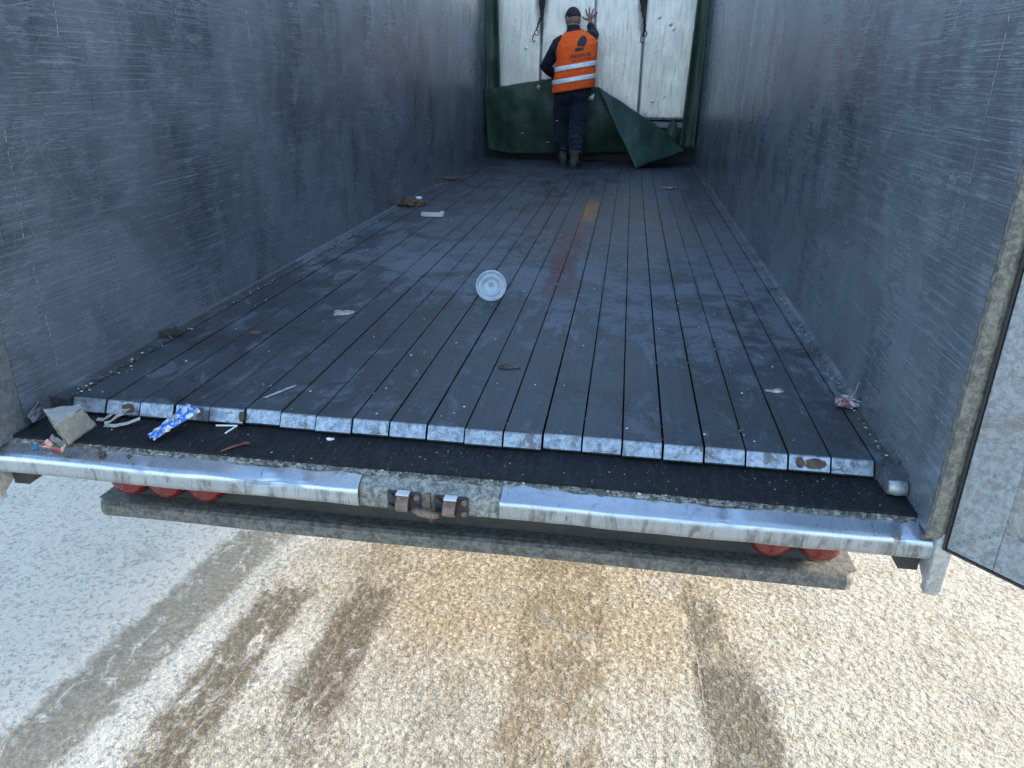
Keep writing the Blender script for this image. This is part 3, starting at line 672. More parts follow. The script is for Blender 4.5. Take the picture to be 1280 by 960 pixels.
# bulkhead: plywood boards on a bright ledge
BY = 7.5
for x0, x1 in ((-1.236, -.602), (-.598, -.002), (.002, .548), (.552, 1.232)):
    V, F = grid(24, 60, lambda u, v: (x0+(x1-x0)*u, BY+.003*N(u*3+x0*5, v*7), .475+(HT-.5)*v)); o = mesh('bulkhead_board', V, F, M['bulk'], T, True); mod(o, 'SOLIDIFY', thickness=.018, offset=-1)
mb = MB(); mb.box(XL, XR, BY+.062, BY+.09, -.3, HT); mb.build('bulkhead_backing', M['seam'], T)
mb = MB(); mb.box(XL+.004, XR-.004, BY-.012, BY+.028, .39, .452); lg = mb.build('bulkhead_ledge', M['galv'], T)
for i in range(13):
    x = -1.15+i*.19; mb = MB(); mb.rings([[(x+q*math.cos(a), y, .422+q*math.sin(a)) for a in [2*math.pi*j/12 for j in range(12)]] for q, y in ((.016, BY-.013), (.016, BY-.019), (.010, BY-.021))]); mb.build('bolt', M['darksteel'], lg)
mb = MB(); mb.box(XL+.004, XR-.004, BY+.0, BY+.028, .003, .385); mb.build('bulkhead_skirt', M['dark'], T)
# straps with hooks hanging on the bulkhead
def hanger(cx, zt_, zb_, dx, lb):
    H = empty('strap_hook', (cx, BY-.02, zb_), lb, 'hook', 'hooks hanging on the bulkhead')
    L_ = lambda v: (v[0]-cx, v[1]-(BY-.02), v[2]-zb_)
    rn = random.Random(int(cx*100)); mb = MB(); V_ = []
    for i in range(14):
        z = 2.3+(zt_-2.3)*i/13; wv = .032+.006*rn.random() if i < 12 else .02
        V_.append([L_((cx+dx-wv+.004*math.sin(i), BY-.026, z)), L_((cx+dx+wv, BY-.030, z)), L_((cx+dx+wv, BY-.024, z)), L_((cx+dx-wv, BY-.020, z))])
    mb.rings(V_); mb.build('webbing', M['soot'], H)
    mb = MB(); pts = [L_((cx+dx*(1-t)**1.5+.006*math.sin(t*20), BY-.024, zt_+(zb_+.10-zt_)*t)) for t in [i/9 for i in range(10)]]
    mb.tube(pts, [.013-.006*i/9 for i in range(10)], 8); mb.build('cord', M['soot'], H, True)
    mb = MB(); pts = [L_((cx+.022*math.cos(a), BY-.026, zb_+.075+.026*math.sin(a))) for a in [math.pi/2+2*math.pi*i/14 for i in range(15)]]
    mb.tube(pts, .005, 6); mb.tube([L_((cx-.022, BY-.026, zb_+.07)), L_((cx-.040, BY-.028, zb_+.045)), L_((cx-.044, BY-.03, zb_)), L_((cx-.028, BY-.034, zb_-.018)), L_((cx-.008, BY-.034, zb_-.008))], .0055, 6)
    mb.build('hook', M['darksteel'], H, True)
hanger(-.655, 1.545, 1.300, .055, 'sooty black strap with hook left of the man'); hanger(.560, 1.600, 1.300, -.045, 'sooty black strap with hook right of the man')

# ------------------------------------------------------------------ green sheet
G = empty('green_sheet', (0, 7.3, 0), 'dark green plastic sheet sagging across the white bulkhead with a folded corner', 'tarpaulin')
def gl(v): return (v[0], v[1]-7.3, v[2])
def interp(tab, x):
    for (a, fa), (c, fc) in zip(tab, tab[1:]):
        if x <= c: t = (x-a)/(c-a); return fa+(fc-fa)*max(0, t)
    return tab[-1][1]
top = [(-1.225, .765), (-1.0, .81), (-.40, .905), (-.15, .90), (.07, .815), (.40, .63), (.72, .455), (.86, .36), (1.05, .24)]
bot = [(-1.225, .10), (-.9, .055), (-.3, .075), (.5, .11), (.9, .12), (1.05, .13)]
def shf(u, v):
    x = -1.225+2.27*u; zt_ = interp(top, x)+.006*N(x*9, 2); zb_ = interp(bot, x); z = zb_+(zt_-zb_)*v
    inset = .05*max(0, 1-u/.03)*(1-v)
    y = 7.30+.045*N(x*1.3, z*1.2)+.022*N(x*4, z*3, 2)+.007*N(x*11, z*8, 5)-.05*math.sin(v*math.pi)*math.sin(u*math.pi)+.04*(1-v)
    y += -.05*math.exp(-((x+.25)/.25)**2)*v
    return gl((x+inset+.02*v*(-1 if u < .02 else 0), y, z))
V, F = grid(90, 36, shf); o = mesh('sheet', V, F, M['green'], G, True); mod(o, 'SOLIDIFY', thickness=.008)
sheet_o = o
dgv = [v.co.copy() for v in o.data.vertices]
for fx, fz, fr in ((-.60, .80, .022), (-.78, .30, .016), (-.47, .20, .018)):
    q = min(dgv, key=lambda c: (c.x-fx)**2+(c.z-fz)**2)
    mb = MB(); mb.ball((q.x, q.y-.010, q.z), fr, .004, fr*1.2 if fr > .02 else fr*.5, 10, 6); mb.build('pale_fleck', M['paperw'], sheet_o, True)
# folded corner falling forward
A, B_, Cc, Dd = Vector((.08, 7.22, .825)), Vector((.87, 7.21, .365)), Vector((.565, 6.72, .012)), Vector((1.10, 7.10, .175))
def flap(u, v):
    p = A.lerp(B_, u); q = Vector((.13, 7.20, .80)).lerp(Cc, .0).lerp(Cc, u) if u < 1 else Cc
    left = A.lerp(Cc, v); right = B_.lerp(Dd, v)
    r_ = left.lerp(right, u); y = r_.y+.020*N(r_.x*6, r_.z*6, 5)+.008*N(r_.x*17, r_.z*13, 2)-.06*math.sin(u*math.pi)*math.sin(v*math.pi)*.6
    r_ = Vector((r_.x, y, r_.z+.010*N(r_.x*5, r_.z*7, 9))); 
    return gl(r_)
V, F = grid(30, 30, flap); o = mesh('folded_corner', V, F, M['green'], G, True); mod(o, 'SOLIDIFY', thickness=.008)
V, F = grid(12, 12, lambda u, v: gl((.83+.17*u+.05*v, 7.26-.03*math.sin(u*3)+.01*v, .38+.115*math.sin(math.pi*min(1, u*1.3))*v*.9-.16*(1-v)+.02*u))); o = mesh('crumpled_edge', V, F, M['green'], G, True); mod(o, 'SOLIDIFY', thickness=.006)
def strip(x0t, x1t, x0b, x1b, zb_, nm):
    V, F = grid(6, 50, lambda u, v: gl((x0b+(x1b-x0b)*u+(x0t+(x1t-x0t)*u-x0b-(x1b-x0b)*u)*max(0, (zb_+(2.5-zb_)*v-zb_))/(1.69-zb_), 7.33+.03*N(v*5, u, 3)+.03*math.sin(u*3.1), zb_+(2.5-zb_)*v)))
    o = mesh('side_strip', V, F, M['green'], G, True); mod(o, 'SOLIDIFY', thickness=.006)
strip(-1.225, -1.075, -1.215, -1.04, .74, 'l'); strip(1.085, 1.228, 1.045, 1.215, .17, 'r')

# ------------------------------------------------------------------ the man
P = empty('person', (-.18, 6.85, 0), 'man in an orange high-visibility vest and navy clothes pushing the green sheet, seen from behind', 'person')
PO = Vector((-.18, 6.85, 0))
def pb(mb, name, mt, parent=P, smooth=True, vox=None, sm=4):
    mb.V = [v-PO for v in mb.V]; o = mb.build(name, mt, parent, smooth)
    if vox: remesh(o, vox, sm)
    return o
TILT = .17
RG = [(.76, -.175, 7.00, .195, .135), (.84, -.175, 7.01, .215, .150), (.93, -.172, 7.02, .212, .152), (1.03, -.165, 7.035, .205, .145), (1.13, -.160, 7.05, .208, .140), (1.22, -.163, 7.065, .212, .132), (1.275, -.175, 7.08, .195, .118), (1.325, -.190, 7.09, .155, .098), (1.365, -.205, 7.10, .095, .075)]
def tor(z):
    z = max(RG[0][0], min(RG[-1][0], z))
    for a, c in zip(RG, RG[1:]):
        if z <= c[0]+1e-9:
            t = (z-a[0])/(c[0]-a[0]); t = t*t*(3-2*t)*.5+t*.5
            return [a[i]+(c[i]-a[i])*t for i in range(1, 5)]
def ring(z, grow=0, seg=40, e=2.5, wr=0):
    cx, cy, rx, ry = tor(z); out = []
    for q in range(seg):
        a = 2*math.pi*q/seg; ca, sa = math.cos(a), math.sin(a)
        x = math.copysign(abs(ca)**(2/e), ca)*(rx+grow); y = math.copysign(abs(sa)**(2/e), sa)*(ry+grow)
        if wr: k = 1+wr*(N(x*9, z*14, y*7)+.5*N(x*22, z*24, y*18)); x *= k; y *= k
        out.append(Vector((cx+x, cy+y, z+TILT*x)))
    return out
sL, eL, wL_, hL = Vector((-.360, 7.08, 1.245)), Vector((-.505, 7.13, 1.015)), Vector((-.395, 7.33, .915)), Vector((-.375, 7.40, .90))
sR, eR, wR_ = Vector((-.020, 7.10, 1.315)), Vector((.005, 7.29, 1.350)), Vector((-.050, 7.43, 1.460))
hipL, knL, anL = Vector((-.275, 7.01, .80)), Vector((-.300, 7.04, .44)), Vector((-.265, 7.00, .09))
hipR, knR, anR = Vector((-.085, 7.00, .80)), Vector((-.115, 6.92, .45)), Vector((-.100, 6.66, .09))
def limb(mb, pts, rad, seg=14):
    P_ = []; R_ = []
    for i in range(len(pts)-1):
        for t in (0, .25, .5, .75):
            P_.append(Vector(pts[i]).lerp(Vector(pts[i+1]), t)); R_.append(rad[i]+(rad[i+1]-rad[i])*t)
    P_.append(Vector(pts[-1])); R_.append(rad[-1]); mb.tube(P_, R_, seg)
def fingers(mb, palm, dirs, base_r=.0085, seg=8):
    for bse, mid, tip in dirs: mb.tube([palm.lerp(Vector(bse), .5), bse, mid, tip], [base_r*1.1, base_r*1.05, base_r, base_r*.7], seg)
# body (skin): one continuous surface
HC = Vector((-.226, 7.170, 1.505)); HR = Matrix.Rotation(R(38), 3, 'Z') @ Matrix.Rotation(R(-14), 3, 'X')   # face turned to the left, looking down (+Y is the face)
mb = MB(); mb.rings([ring(z, -.03) for z in (.78, .9, 1.0, 1.1, 1.2, 1.28, 1.33, 1.375)])
hd = lambda x, y, z: HC + HR @ Vector((x, y, z))
mb.ball(HC, .078, .098, .108, 24, 16, 0, HR); mb.ball(hd(0, .025, -.055), .058, .068, .070, 18, 12, 0, HR)
mb.tube([hd(0, .085, .02), hd(0, .112, -.018), hd(0, .098, -.034)], [.010, .016, .012], 8)                # nose
mb.ball(hd(0, .082, -.062), .026, .014, .012, 12, 8, 0, HR)                                              # mouth
mb.ball(hd(0, .078, -.098), .026, .022, .018, 12, 8, 0, HR)                                              # chin
for s in (-1, 1): mb.ball(hd(s*.080, -.005, -.012), .010, .020, .032, 10, 8, 0, HR)
mb.tube([(-.205, 7.10, 1.30), (-.212, 7.125, 1.40), tuple(hd(0, -.01, -.06))], [.066, .058, .060], 16)
limb(mb, [sL, eL, wL_], [.045, .036, .026]); limb(mb, [sR, eR, wR_], [.045, .036, .026])
limb(mb, [hipL, knL, anL], [.075, .052, .038]); limb(mb, [hipR, knR, anR], [.075, .052, .038])
# right hand flat on the board, fingers spread
pc = Vector((-.058, 7.462, 1.520))
mb.tube([wR_, (-.053, 7.452, 1.49), pc, (-.058, 7.468, 1.555)], [(.024, .020), (.034, .016), (.040, .014), (.036, .012)], 12)
fb = [((-.090, 7.470, 1.560), (-.104, 7.472, 1.592), (-.112, 7.478, 1.622)), ((-.067, 7.470, 1.566), (-.070, 7.472, 1.604), (-.071, 7.478, 1.642)), ((-.044, 7.470, 1.562), (-.032, 7.472, 1.596), (-.022, 7.478, 1.628)), ((-.026, 7.468, 1.546), (-.002, 7.470, 1.572), (.020, 7.476, 1.594)), ((-.092, 7.462, 1.515), (-.124, 7.466, 1.528), (-.148, 7.474, 1.546))]
for bse, mid, tip in fb: mb.tube([pc, bse, mid, tip], [.012, .0105, .0095, .0075], 8)
# left hand gripping the top edge of the sheet
pcl = Vector((-.372, 7.385, .925))
mb.tube([wL_, (-.383, 7.36, .925), pcl], [(.024, .018), (.034, .016), (.038, .015)], 12)
for i in range(4):
    x = -.405+i*.023; mb.tube([pcl, (x, 7.40, .937), (x+.004, 7.375, .962), (x+.004, 7.325, .948), (x+.003, 7.300, .918)][0:1]+[(x, 7.385, .948), (x+.003, 7.345, .960), (x+.004, 7.300, .945-.004*i), (x+.004, 7.285, .915)], [.012, .0105, .010, .009, .0075], 8)
mb.tube([pcl, (-.345, 7.36, .925), (-.330, 7.33, .905)], [.012, .011, .008], 8)
body = pb(mb, 'body', M['skin'], vox=.0055, sm=2)
for s in (-1, 1):
    mb = MB(); mb.ball(hd(s*.030, .083, .008), .012, .010, .009, 12, 8, 0, HR); pb(mb, 'eye', M['eye'])
# hair: short cap, faded at the nape
mb = MB(); R_ = []
for i in range(13):
    t = math.pi*.60*(i+.05)/12; rg = []
    for q in range(32):
        a = 2*math.pi*q/32; lim = .84 if math.sin(a) < .3 else (.62 if math.sin(a) > .75 else .80); tt = t*lim
        k = 1.0+.02*N(q*.9, i*.8)
        rg.append(hd(.0825*k*math.sin(tt)*math.cos(a), .1025*k*math.sin(tt)*math.sin(a)-.003, .115*k*math.cos(tt)+.001))
    R_.append(rg)
mb.rings(R_); pb(mb, 'hair', M['hair'], vox=.006, sm=1)
# jacket
mb = MB(); mb.rings([ring(z, .0, wr=.02) for z in (.80, .88, .96, 1.04, 1.12, 1.20, 1.27, 1.32, 1.36, 1.385)])
limb(mb, [sL+Vector((.06, 0, .03)), sL, eL, wL_], [.075, .078, .062, .042], 18); limb(mb, [sR+Vector((-.08, 0, -.02)), sR, eR, wR_+Vector((0, -.01, -.008))], [.08, .072, .056, .040], 18)
mb.tube([(-.205, 7.10, 1.34), (-.212, 7.125, 1.425)], [.082, .070], 18)
for p_, r_ in ((Vector((-.535, 7.12, 1.02)), .035), (Vector((-.45, 7.2, .965)), .052), (Vector((-.40, 7.05, 1.19)), .06)): mb.ball(p_, r_, r_, r_)
jk = pb(mb, 'jacket', M['navy'], vox=.008, sm=3)
# vest: shell over the jacket with its own hem, seamed at the shoulders
zs = [.785+i*(1.375-.785)/36 for i in range(37)]
mb = MB(); mb.rings([ring(z, .014+(.006 if i < 2 else 0)+(.010*max(0, 1-i/8)), 72, 2.6, .030) for i, z in enumerate(zs)], caps=False)
ve = pb(mb, 'vest', M['orange']); mod(ve, 'SOLIDIFY', thickness=.004, offset=-1)
bvh = BVHTree.FromPolygons([v.co+PO for v in ve.data.vertices], [tuple(p_.vertices) for p_ in ve.data.polygons])
for z in (.895, 1.025):
    mb = MB(); mb.rings([ring(z+dz, .022+.010*max(0, 1-(z-.785)/.13), 72, 2.6, .030) for dz in (-.024, -.012, 0, .012, .024)], caps=False)
    bo = pb(mb, 'reflective_band', M['band'], ve); mod(bo, 'SOLIDIFY', thickness=.0015)
def on_back(x, z, off=.004):
    h = bvh.ray_cast(Vector((x, 5.5, z)), Vector((0, 1, 0)))
    return Vector((x, (h[0].y if h[0] else 6.95)-off, z))
def decal(pts, name, mt, parent, sub=10):
    # polygon (X,Z) laid on the cloth, subdivided so that it follows the back
    bm = bmesh.new(); vs_ = [bm.verts.new((x, 0, z)) for x, z in pts]; bm.faces.new(vs_)
    bmesh.ops.triangulate(bm, faces=bm.faces); bmesh.ops.subdivide_edges(bm, edges=bm.edges, cuts=2, use_grid_fill=True)
    V_ = [on_back(v.co.x, v.co.z)-PO for v in bm.verts]; bm.verts.index_update(); F_ = [[v.index for v in f_.verts] for f_ in bm.faces]; bm.free()
    return mesh(name, V_, F_, mt, parent)
sl = lambda x, z: (x, z+TILT*(x+.17))
cxe, cze = -.095, 1.262
em = [sl(cxe-.058, cze-.040), sl(cxe-.020, cze-.042)]+[sl(cxe+.043*math.cos(a), cze+.058*math.sin(a)-.004) for a in [R(-75+i*15) for i in range(14)]]+[sl(cxe-.036, cze+.038), sl(cxe-.050, cze+.0)]
decal(em, 'emblem', M['ink'], ve); decal([sl(-.170, 1.168), sl(-.168, 1.202), sl(-.125, 1.203), sl(-.070, 1.180), sl(-.095, 1.170)], 'emblem', M['ink'], ve)
def letters(txt, cx, cz, wdt, hgt, name, parent, mt, slope=TILT, off=.005):
    cu = bpy.data.curves.new('t', 'FONT'); cu.body = txt; cu.size = 1; cu.align_x = 'CENTER'; cu.resolution_u = 3; cu.offset = .012
    to = bpy.data.objects.new('t', cu); COL.objects.link(to)
    dg = bpy.context.evaluated_depsgraph_get(); me = bpy.data.meshes.new_from_object(to.evaluated_get(dg)); bpy.data.objects.remove(to)
    xs = [v.co.x for v in me.vertices]; ys = [v.co.y for v in me.vertices]; x0, x1, y0, y1 = min(xs), max(xs), min(ys), max(ys)
    V_ = []
    for v in me.vertices:
        x = cx+((v.co.x-x0)/(x1-x0)-.5)*wdt; z = cz+((v.co.y-y0)/(y1-y0)-.5)*hgt+slope*(x-cx); V_.append(on_back(x, z, off)-PO)
    return mesh(name, V_, [list(p_.vertices) for p_ in me.polygons], mt, parent)
letters('PERSEACK', -.105, 1.135, .225, .034, 'printed_name', ve, M['ink']); letters('LOGISTICA Y TRANS', -.100, 1.092, .20, .015, 'printed_line', ve, M['ink'])
# radio clip / black pouch strap on the right flank
# trousers
mb = MB(); 
def ell(c, rx, ry, seg=28, tl=0): return [Vector((c[0]+rx*math.cos(2*math.pi*q/seg), c[1]+ry*math.sin(2*math.pi*q/seg), c[2]+tl*rx*math.cos(2*math.pi*q/seg))) for q in range(seg)]
mb.rings([ell((-.175, 7.02, .90), .175, .12, tl=.12), ell((-.175, 7.01, .84), .190, .130, tl=.1), ell((-.178, 7.0, .78), .205, .145), ell((-.18, 7.0, .72), .205, .14)])
mb.ball((-.265, 6.95, .72), .10, .095, .10); mb.ball((-.095, 6.95, .73), .10, .095, .10)
limb(mb, [hipL, (-.292, 7.03, .60), knL+Vector((-.005, 0, 0)), (-.285, 7.01, .26), anL+Vector((0, 0, .02))], [.105, .105, .088, .085, .068], 20)
limb(mb, [hipR, (-.098, 6.98, .62), knR, (-.115, 6.84, .26), anR+Vector((0, 0, .03))], [.105, .105, .088, .082, .066], 20)
rn = random.Random(2)
for a, c, n_ in ((anL, knL, 4), (anR, knR, 4)):
    for i in range(n_): p_ = a.lerp(c, .1+.13*i)+Vector((rn.uniform(-.02, .02), -.02, .03)); mb.ball(p_, .072-.003*i, .068, .032)
tr = pb(mb, 'trousers', M['trousers'], vox=.009, sm=2)
bvh = BVHTree.FromPolygons([v.co+PO for v in tr.data.vertices], [tuple(p_.vertices) for p_ in tr.data.polygons])
for i in range(3):
    x = .004+i*.017; h_ = .016+.013*i; decal([(x, .705), (x+.012, .705), (x+.022, .705+h_), (x+.008, .712+h_)], 'sports_mark', M['white'], tr)
decal([(-.012, .690), (.052, .694), (.050, .698), (-.010, .695)], 'sports_mark', M['white'], tr)
decal([(-.355, .462), (-.325, .462), (-.327, .470), (-.352, .468)], 'pocket_mark', M['white'], tr)
# boots
def boot(an, rot, name='boot'):
    mb = MB(); Rm = Matrix.Rotation(rot, 3, 'Z')
    L_ = lambda x, y, z: Vector((an.x, an.y, 0))+Rm @ Vector((x, y, z))
    prof = [(-.095, .034, .075), (-.07, .042, .095), (-.02, .045, .100), (.04, .047, .082), (.10, .050, .062), (.15, .046, .052), (.185, .030, .040)]
    mb.rings([[L_(wd*math.cos(a), y, .026+max(-.008, math.sin(a)*h_*.5+h_*.5-.012)) for a in [2*math.pi*q/20 for q in range(20)]] for y, wd, h_ in prof])
    mb.tube([L_(0, -.035, .06), L_(0, -.03, .11), L_(0, -.025, .18)], [.050, .050, .052], 18)
    bo = pb(mb, name, M['boot'], vox=.007, sm=2)
    mb = MB(); mb.rings([[L_(wd*1.06*s_, y, z) for s_, z in ((-1, 0.002), (1, .002), (1, .026), (-1, .026))] for y, wd in ((-.10, .030), (-.085, .042), (-.02, .044), (.05, .047), (.11, .051), (.16, .046), (.19, .028))]); pb(mb, 'sole', M['sole'], bo, False)
boot(anL, R(12)); boot(anR, R(-6))

# ------------------------------------------------------------------ litter
def shard(name, pts, mt, label, cat, th=.002, wob=.004, n=10, group=None):
    # crumpled quad sheet from four corners (front-left, front-right, back-right, back-left)
    a, b_, c, d_ = [Vector(p) for p in pts]; o0 = (a+b_+c+d_)/4; o0.z = min(p[2] for p in pts)
    def fn(u, v):
        q = a.lerp(b_, u).lerp(d_.lerp(c, u), v); s_ = 60
        e = .6 if u in (0, 1) or v in (0, 1) else 0
        return q+Vector((wob*e*N(q.x*90, q.y*90, 1), wob*e*N(q.x*90, q.y*90, 8), abs(wob*N(q.x*s_, q.y*s_, 3))))-o0
    V, F = grid(n, n, fn); o = mesh(name, V, F, mt, None, True); o.location = o0; mod(o, 'SOLIDIFY', thickness=th)
    return tag(o, label, cat, group)
# collapsed carton in the left corner
C0 = Vector((-1.05, -.19, -.062)); K = empty('crushed_carton', C0, 'crushed grey cardboard carton with torn printed flaps in the left corner of the sill', 'carton')
def quad(name, pts, mt, n=12, wob=.004, sd=0):
    a, b_, c, d_ = [Vector(p)-C0 for p in pts]
    V, F = grid(n, n, lambda u, v: a.lerp(b_, u).lerp(d_.lerp(c, u), v)+Vector((N(u*3, v*3, sd), N(u*3, v*3, sd+4), N(u*3, v*3, sd+8)))*wob)
    o = mesh(name, V, F, mt, K, True); mod(o, 'SOLIDIFY', thickness=.0025); return o
quad('side_panel', [(-1.113, -.195, .050), (-1.012, -.275, .047), (-1.012, -.168, .050), (-1.035, -.145, .050)], M['board'], sd=1)
quad('side_panel', [(-1.012, -.277, .045), (-1.030, -.226, -.040), (-1.024, -.112, -.032), (-1.011, -.168, .047)], M['board'], sd=2)
quad('side_panel', [(-1.113, -.195, .048), (-1.012, -.277, .044), (-1.034, -.232, -.036), (-1.066, -.215, -.015)], M['post'], sd=3)
quad('printed_flap', [(-1.070, -.232, -.005), (-1.036, -.229, -.036), (-1.052, -.226, -.050), (-1.092, -.222, -.028)], M['greenp'], sd=4)
quad('printed_flap', [(-1.092, -.224, -.028), (-1.080, -.224, -.038), (-1.095, -.216, -.058), (-1.134, -.216, -.056)], M['redp'], sd=5)
quad('printed_flap', [(-1.134, -.219, -.055), (-1.098, -.226, -.050), (-1.061, -.230, -.054), (-1.064, -.222, -.062)], M['redp'], sd=6)
quad('printed_flap', [(-1.054, -.224, -.048), (-1.034, -.230, -.034), (-1.045, -.238, -.058), (-1.064, -.232, -.056)], M['redp'], sd=7)
# long blue wrapper, folded lengthwise, leaning on the slat ends
def wrapf(u, v):
    p = Vector((-.832, -.150, -.040)).lerp(Vector((-.762, -.030, .010)), u); wd = .020+.020*u**1.5+.004*N(u*9, 2)
    q = Vector((.86, -.5, 0)).normalized(); return p+q*(v-.5)*wd*2+Vector((0, 0, .010*abs(math.sin(v*6.3))+.005*N(u*14, v*6)))-Vector((-.80, -.09, -.045))
V, F = grid(30, 12, wrapf); o = mesh('blue_wrapper', V, F, M['bluep'], None, True); o.location = (-.80, -.09, -.045); mod(o, 'SOLIDIFY', thickness=.001); tag(o, 'long torn blue and white printed wrapper leaning on the slat ends', 'wrapper')
Vp = []; mb = MB()
def rag(pts, w0, seed, lift=.0):
    rn = random.Random(seed); o = len(mb.V)
    for i, p_ in enumerate(pts):
        t = (Vector(pts[min(i+1, len(pts)-1)])-Vector(pts[max(i-1, 0)])).normalized(); nn = Vector((-t.y, t.x, 0))*w0*(.6+.8*rn.random())
        mb.V += [Vector(p_)+nn+Vector((0, 0, .006*rn.random()))-Vector((-1.0, -.05, -.045)), Vector(p_)-nn-Vector((-1.0, -.05, -.045))]
    for i in range(len(pts)-1): mb.F.append([o+2*i, o+2*i+1, o+2*i+3, o+2*i+2]); mb.K.append(0)
rag([(-1.062, -.060, -.040), (-1.040, -.062, -.038), (-1.028, -.050, -.030), (-1.012, -.034, -.018), (-.990, -.034, -.012), (-.968, -.042, -.010)], .007, 1)
rag([(-1.022, -.082, -.042), (-1.008, -.070, -.035), (-.998, -.052, -.026), (-.975, -.046, -.018)], .006, 2)
rag([(-1.018, -.088, -.043), (-.985, -.088, -.042), (-.955, -.068, -.038), (-.925, -.052, -.030)], .008, 3)
o = mb.build('torn_paper', M['paperw']); o.location = (-1.0, -.05, -.045); mod(o, 'SOLIDIFY', thickness=.0015); tag(o, 'torn white paper scrap with holes beside the grey carton', 'paper scrap')
mb = MB(); mb.tube([(-.035, .004, 0), (.028, .012, .001)], .0026, 6, 0); mb.tube([(.028, .012, .001), (.018, -.040, 0)], .0026, 6); o = mb.build('bent_strip', M['white']); o.location = (-.664, -.030, -.044); tag(o, 'thin white plastic strip bent to a right angle on the black floor edge', 'plastic strip')
mb = MB(); mb.tube([(-.026, -.032, .001), (-.005, -.006, .004), (.022, .026, .002)], [.002, .0035, .004], 6); mb.ball((.02, .024, .003), .014, .007, .003, 10, 6); o = mb.build('dry_leaf', M['redbrown'], None, True); o.location = (-.576, -.146, -.045); tag(o, 'thin red-brown curled leaf on the black floor edge', 'leaf')
shard('silver_foil', [(-.604, .098, .002), (-.592, .100, .002), (-.540, .208, .003), (-.548, .210, .003)], M['paperw'], 'narrow silvery strip lying on the slats near the left front', 'foil strip', wob=.003)
def clod(name, loc, sx, sy, sz, mt, label, cat, seed, rot=0, extra=None):
    mb = MB(); mb.ball((0, 0, sz*.3), sx, sy, sz*.8, 26, 14, 0, Matrix.Rotation(rot, 3, 'Z'))
    mb.V = [v*(1+.8*N(v.x*30/sx*.05+seed, v.y*30/sx*.05, 3)+.5*N(v.x*4/sx+seed, v.y*4/sx, v.z*30)) for v in mb.V]
    for v in mb.V: v.z = max(v.z, .0005)
    o = mb.build(name, mt, None, False); o.location = loc
    if extra: extra(o)
    return tag(o, label, cat)
clod('paper_scrap', (-.672, .985, .002), .042, .026, .008, M['paperw'], 'pale flattened paper scrap on the wet slats left of the plastic lid', 'paper scrap', 1, .4)
def whitebit(o):
    mb = MB(); mb.ball((.07, .05, .045), .03, .02, .014, 8, 6); mb.build('white_fleck', M['white'], o)
clod('brown_clod', (-1.17, 3.78, .002), .115, .09, .038, M['brown'], 'flat brown clod lying against the foot of the left wall', 'clod', 2, 0, whitebit)
mb = MB(); mb.box(-.075, .075, -.03, -.018, .0, .030); mb.box(-.075, .075, -.018, .035, .0, .006); mb.box(.05, .075, -.018, .05, .006, .028); mb.box(-.012, .03, -.0, .03, .006, .018)
o = mb.build('white_bracket', M['white']); o.location = (-.87, 3.34, .002); mod(o, 'BEVEL', width=.002, segments=2); tag(o, 'small white plastic bracket on the slats beyond the lid', 'bracket')
clod('brown_leaf', (-.905, .690, .001), .035, .018, .005, M['brown'], 'curled brown leaf on the slats near the left wall', 'leaf', 3, .5)
clod('dark_lump', (.104, .500, .001), .034, .019, .008, M['dirt'], 'dark flat dirt lump in the middle of the slats', 'dirt lump', 4, 0)
clod('gravel_clump', (.990, .448, .001), .030, .012, .006, M['crumbs'], 'small pale gravel clump on the right slats', 'dirt lump', 5, .2)
clod('far_scrap', (.84, 5.25, .002), .07, .05, .010, M['greyfoil'], 'crumpled grey scrap near the folded corner of the green sheet', 'paper scrap', 6, .2)
clod('black_lump', (-1.205, .590, .004), .038, .028, .016, M['soot'], 'black rubbery lump at the foot of the left wall', 'rubber lump', 7, .6)
clod('brown_chip', (-1.20, 5.3, .003), .07, .05, .018, M['brown'], 'small brown chip far back along the left wall', 'chip', 17, .6)
o = clod('red_wrapper', (1.198, .372, .004), .036, .026, .018, M['redwhite'], 'crumpled red and white wrapper at the foot of the right wall', 'wrapper', 8, .3)
mb = MB(); mb.tube([(.0, .0, .01), (.012, -.01, .05), (.010, -.03, .09)], .0013, 5); mb.build('twig', M['crumbs'], o)
clod('blue_flake', (-1.146, -.212, -.066), .008, .012, .006, M['bluef'], 'blue plastic flake on the bright sill beside the carton', 'plastic flake', 9)
clod('white_chip', (-.332, -.052, -.047), .010, .007, .005, M['white'], 'small white chip on the black floor edge near the centre', 'chip', 10)
clod('dead_leaf', (-.945, -.214, -.067), .010, .014, .003, M['brown'], 'dark curled leaf on the left sill plate, nearer the carton', 'leaf', 11, .8)
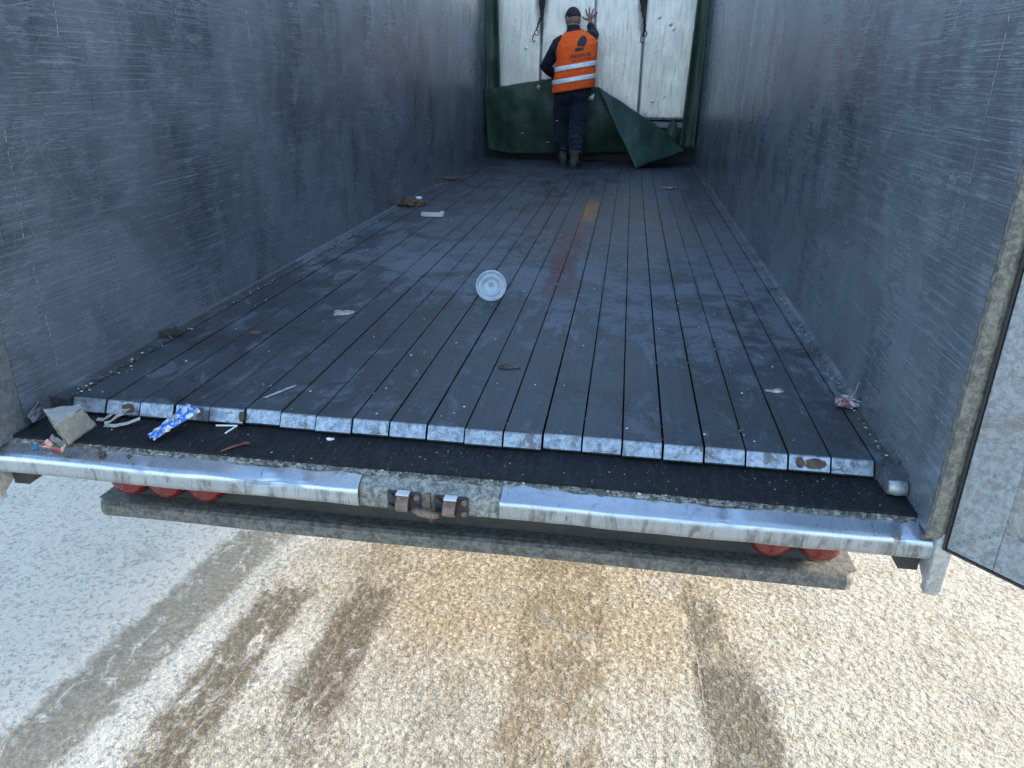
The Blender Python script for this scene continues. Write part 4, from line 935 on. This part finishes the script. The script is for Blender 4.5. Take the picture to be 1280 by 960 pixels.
clod('dead_leaf', (-.862, -.212, -.068), .009, .007, .003, M['brown'], 'small dark round leaf on the left sill plate, farther from the carton', 'leaf', 12)
# plastic lid standing on its rim, leaning back
mb = MB(); prof = [(.0685, .010), (.0700, .004), (.0680, -.003), (.0610, -.004), (.0575, .004), (.0490, .006), (.0460, .001), (.0400, -.001), (.0360, .005), (.0200, .006), (.001, .006)]
mb.rings([[(q*math.cos(a), y, q*math.sin(a)+.0) for a in [2*math.pi*j/64 for j in range(64)]] for q, y in prof], caps=False)
o = mb.build('plastic_lid', M['lid'], None, True); mod(o, 'SOLIDIFY', thickness=.0016); o.location = (-.098, 1.315, .068); o.rotation_euler = (R(-14), 0, R(6)); tag(o, 'round translucent bluish plastic lid standing on its rim on the slats', 'lid')
# countless crumbs along the wall feet and over the slats
mb = MB(); rn = random.Random(21)
def crumb(x, y, z, s, k): mb.ball((x, y, z+s*.35), s*rn.uniform(.8, 1.7), s*rn.uniform(.8, 1.6), s*.5, 6, 4, k, Matrix.Rotation(rn.random()*3, 3, 'Z'))
for i in range(520):
    y = rn.random()**1.4*6.5; crumb(-1.195+abs(rn.gauss(0, .02)), y, .004, rn.uniform(.0012, .0045), rn.choice((0, 0, 1)))
for i in range(380):
    y = rn.random()**1.3*6.5; crumb(1.215-abs(rn.gauss(0, .014)), y, .006, rn.uniform(.0012, .004), rn.choice((0, 0, 1)))
for i in range(330):
    crumb(rn.uniform(-1.15, 1.15), .02+rn.random()**1.3*5, .001, rn.uniform(.0010, .0032), rn.choice((1, 0, 2)))
for i in range(260):
    crumb(rn.uniform(-1.2, 1.2), rn.uniform(-.17, -.035), -.047, rn.uniform(.0006, .0020), rn.choice((1, 0, 0, 0)))
for k in range(5, 21):
    for i in range(4): crumb(-1.176+.112*k, rn.random()*2.5, .0, rn.uniform(.001, .0022), rn.choice((0, 1)))
tag(mb.build('crumbs', None, None, False, [M['dirt'], M['crumbs'], M['white']]), 'scattered dirt crumbs and pale grit over the trailer floor', 'grit', kind='stuff')
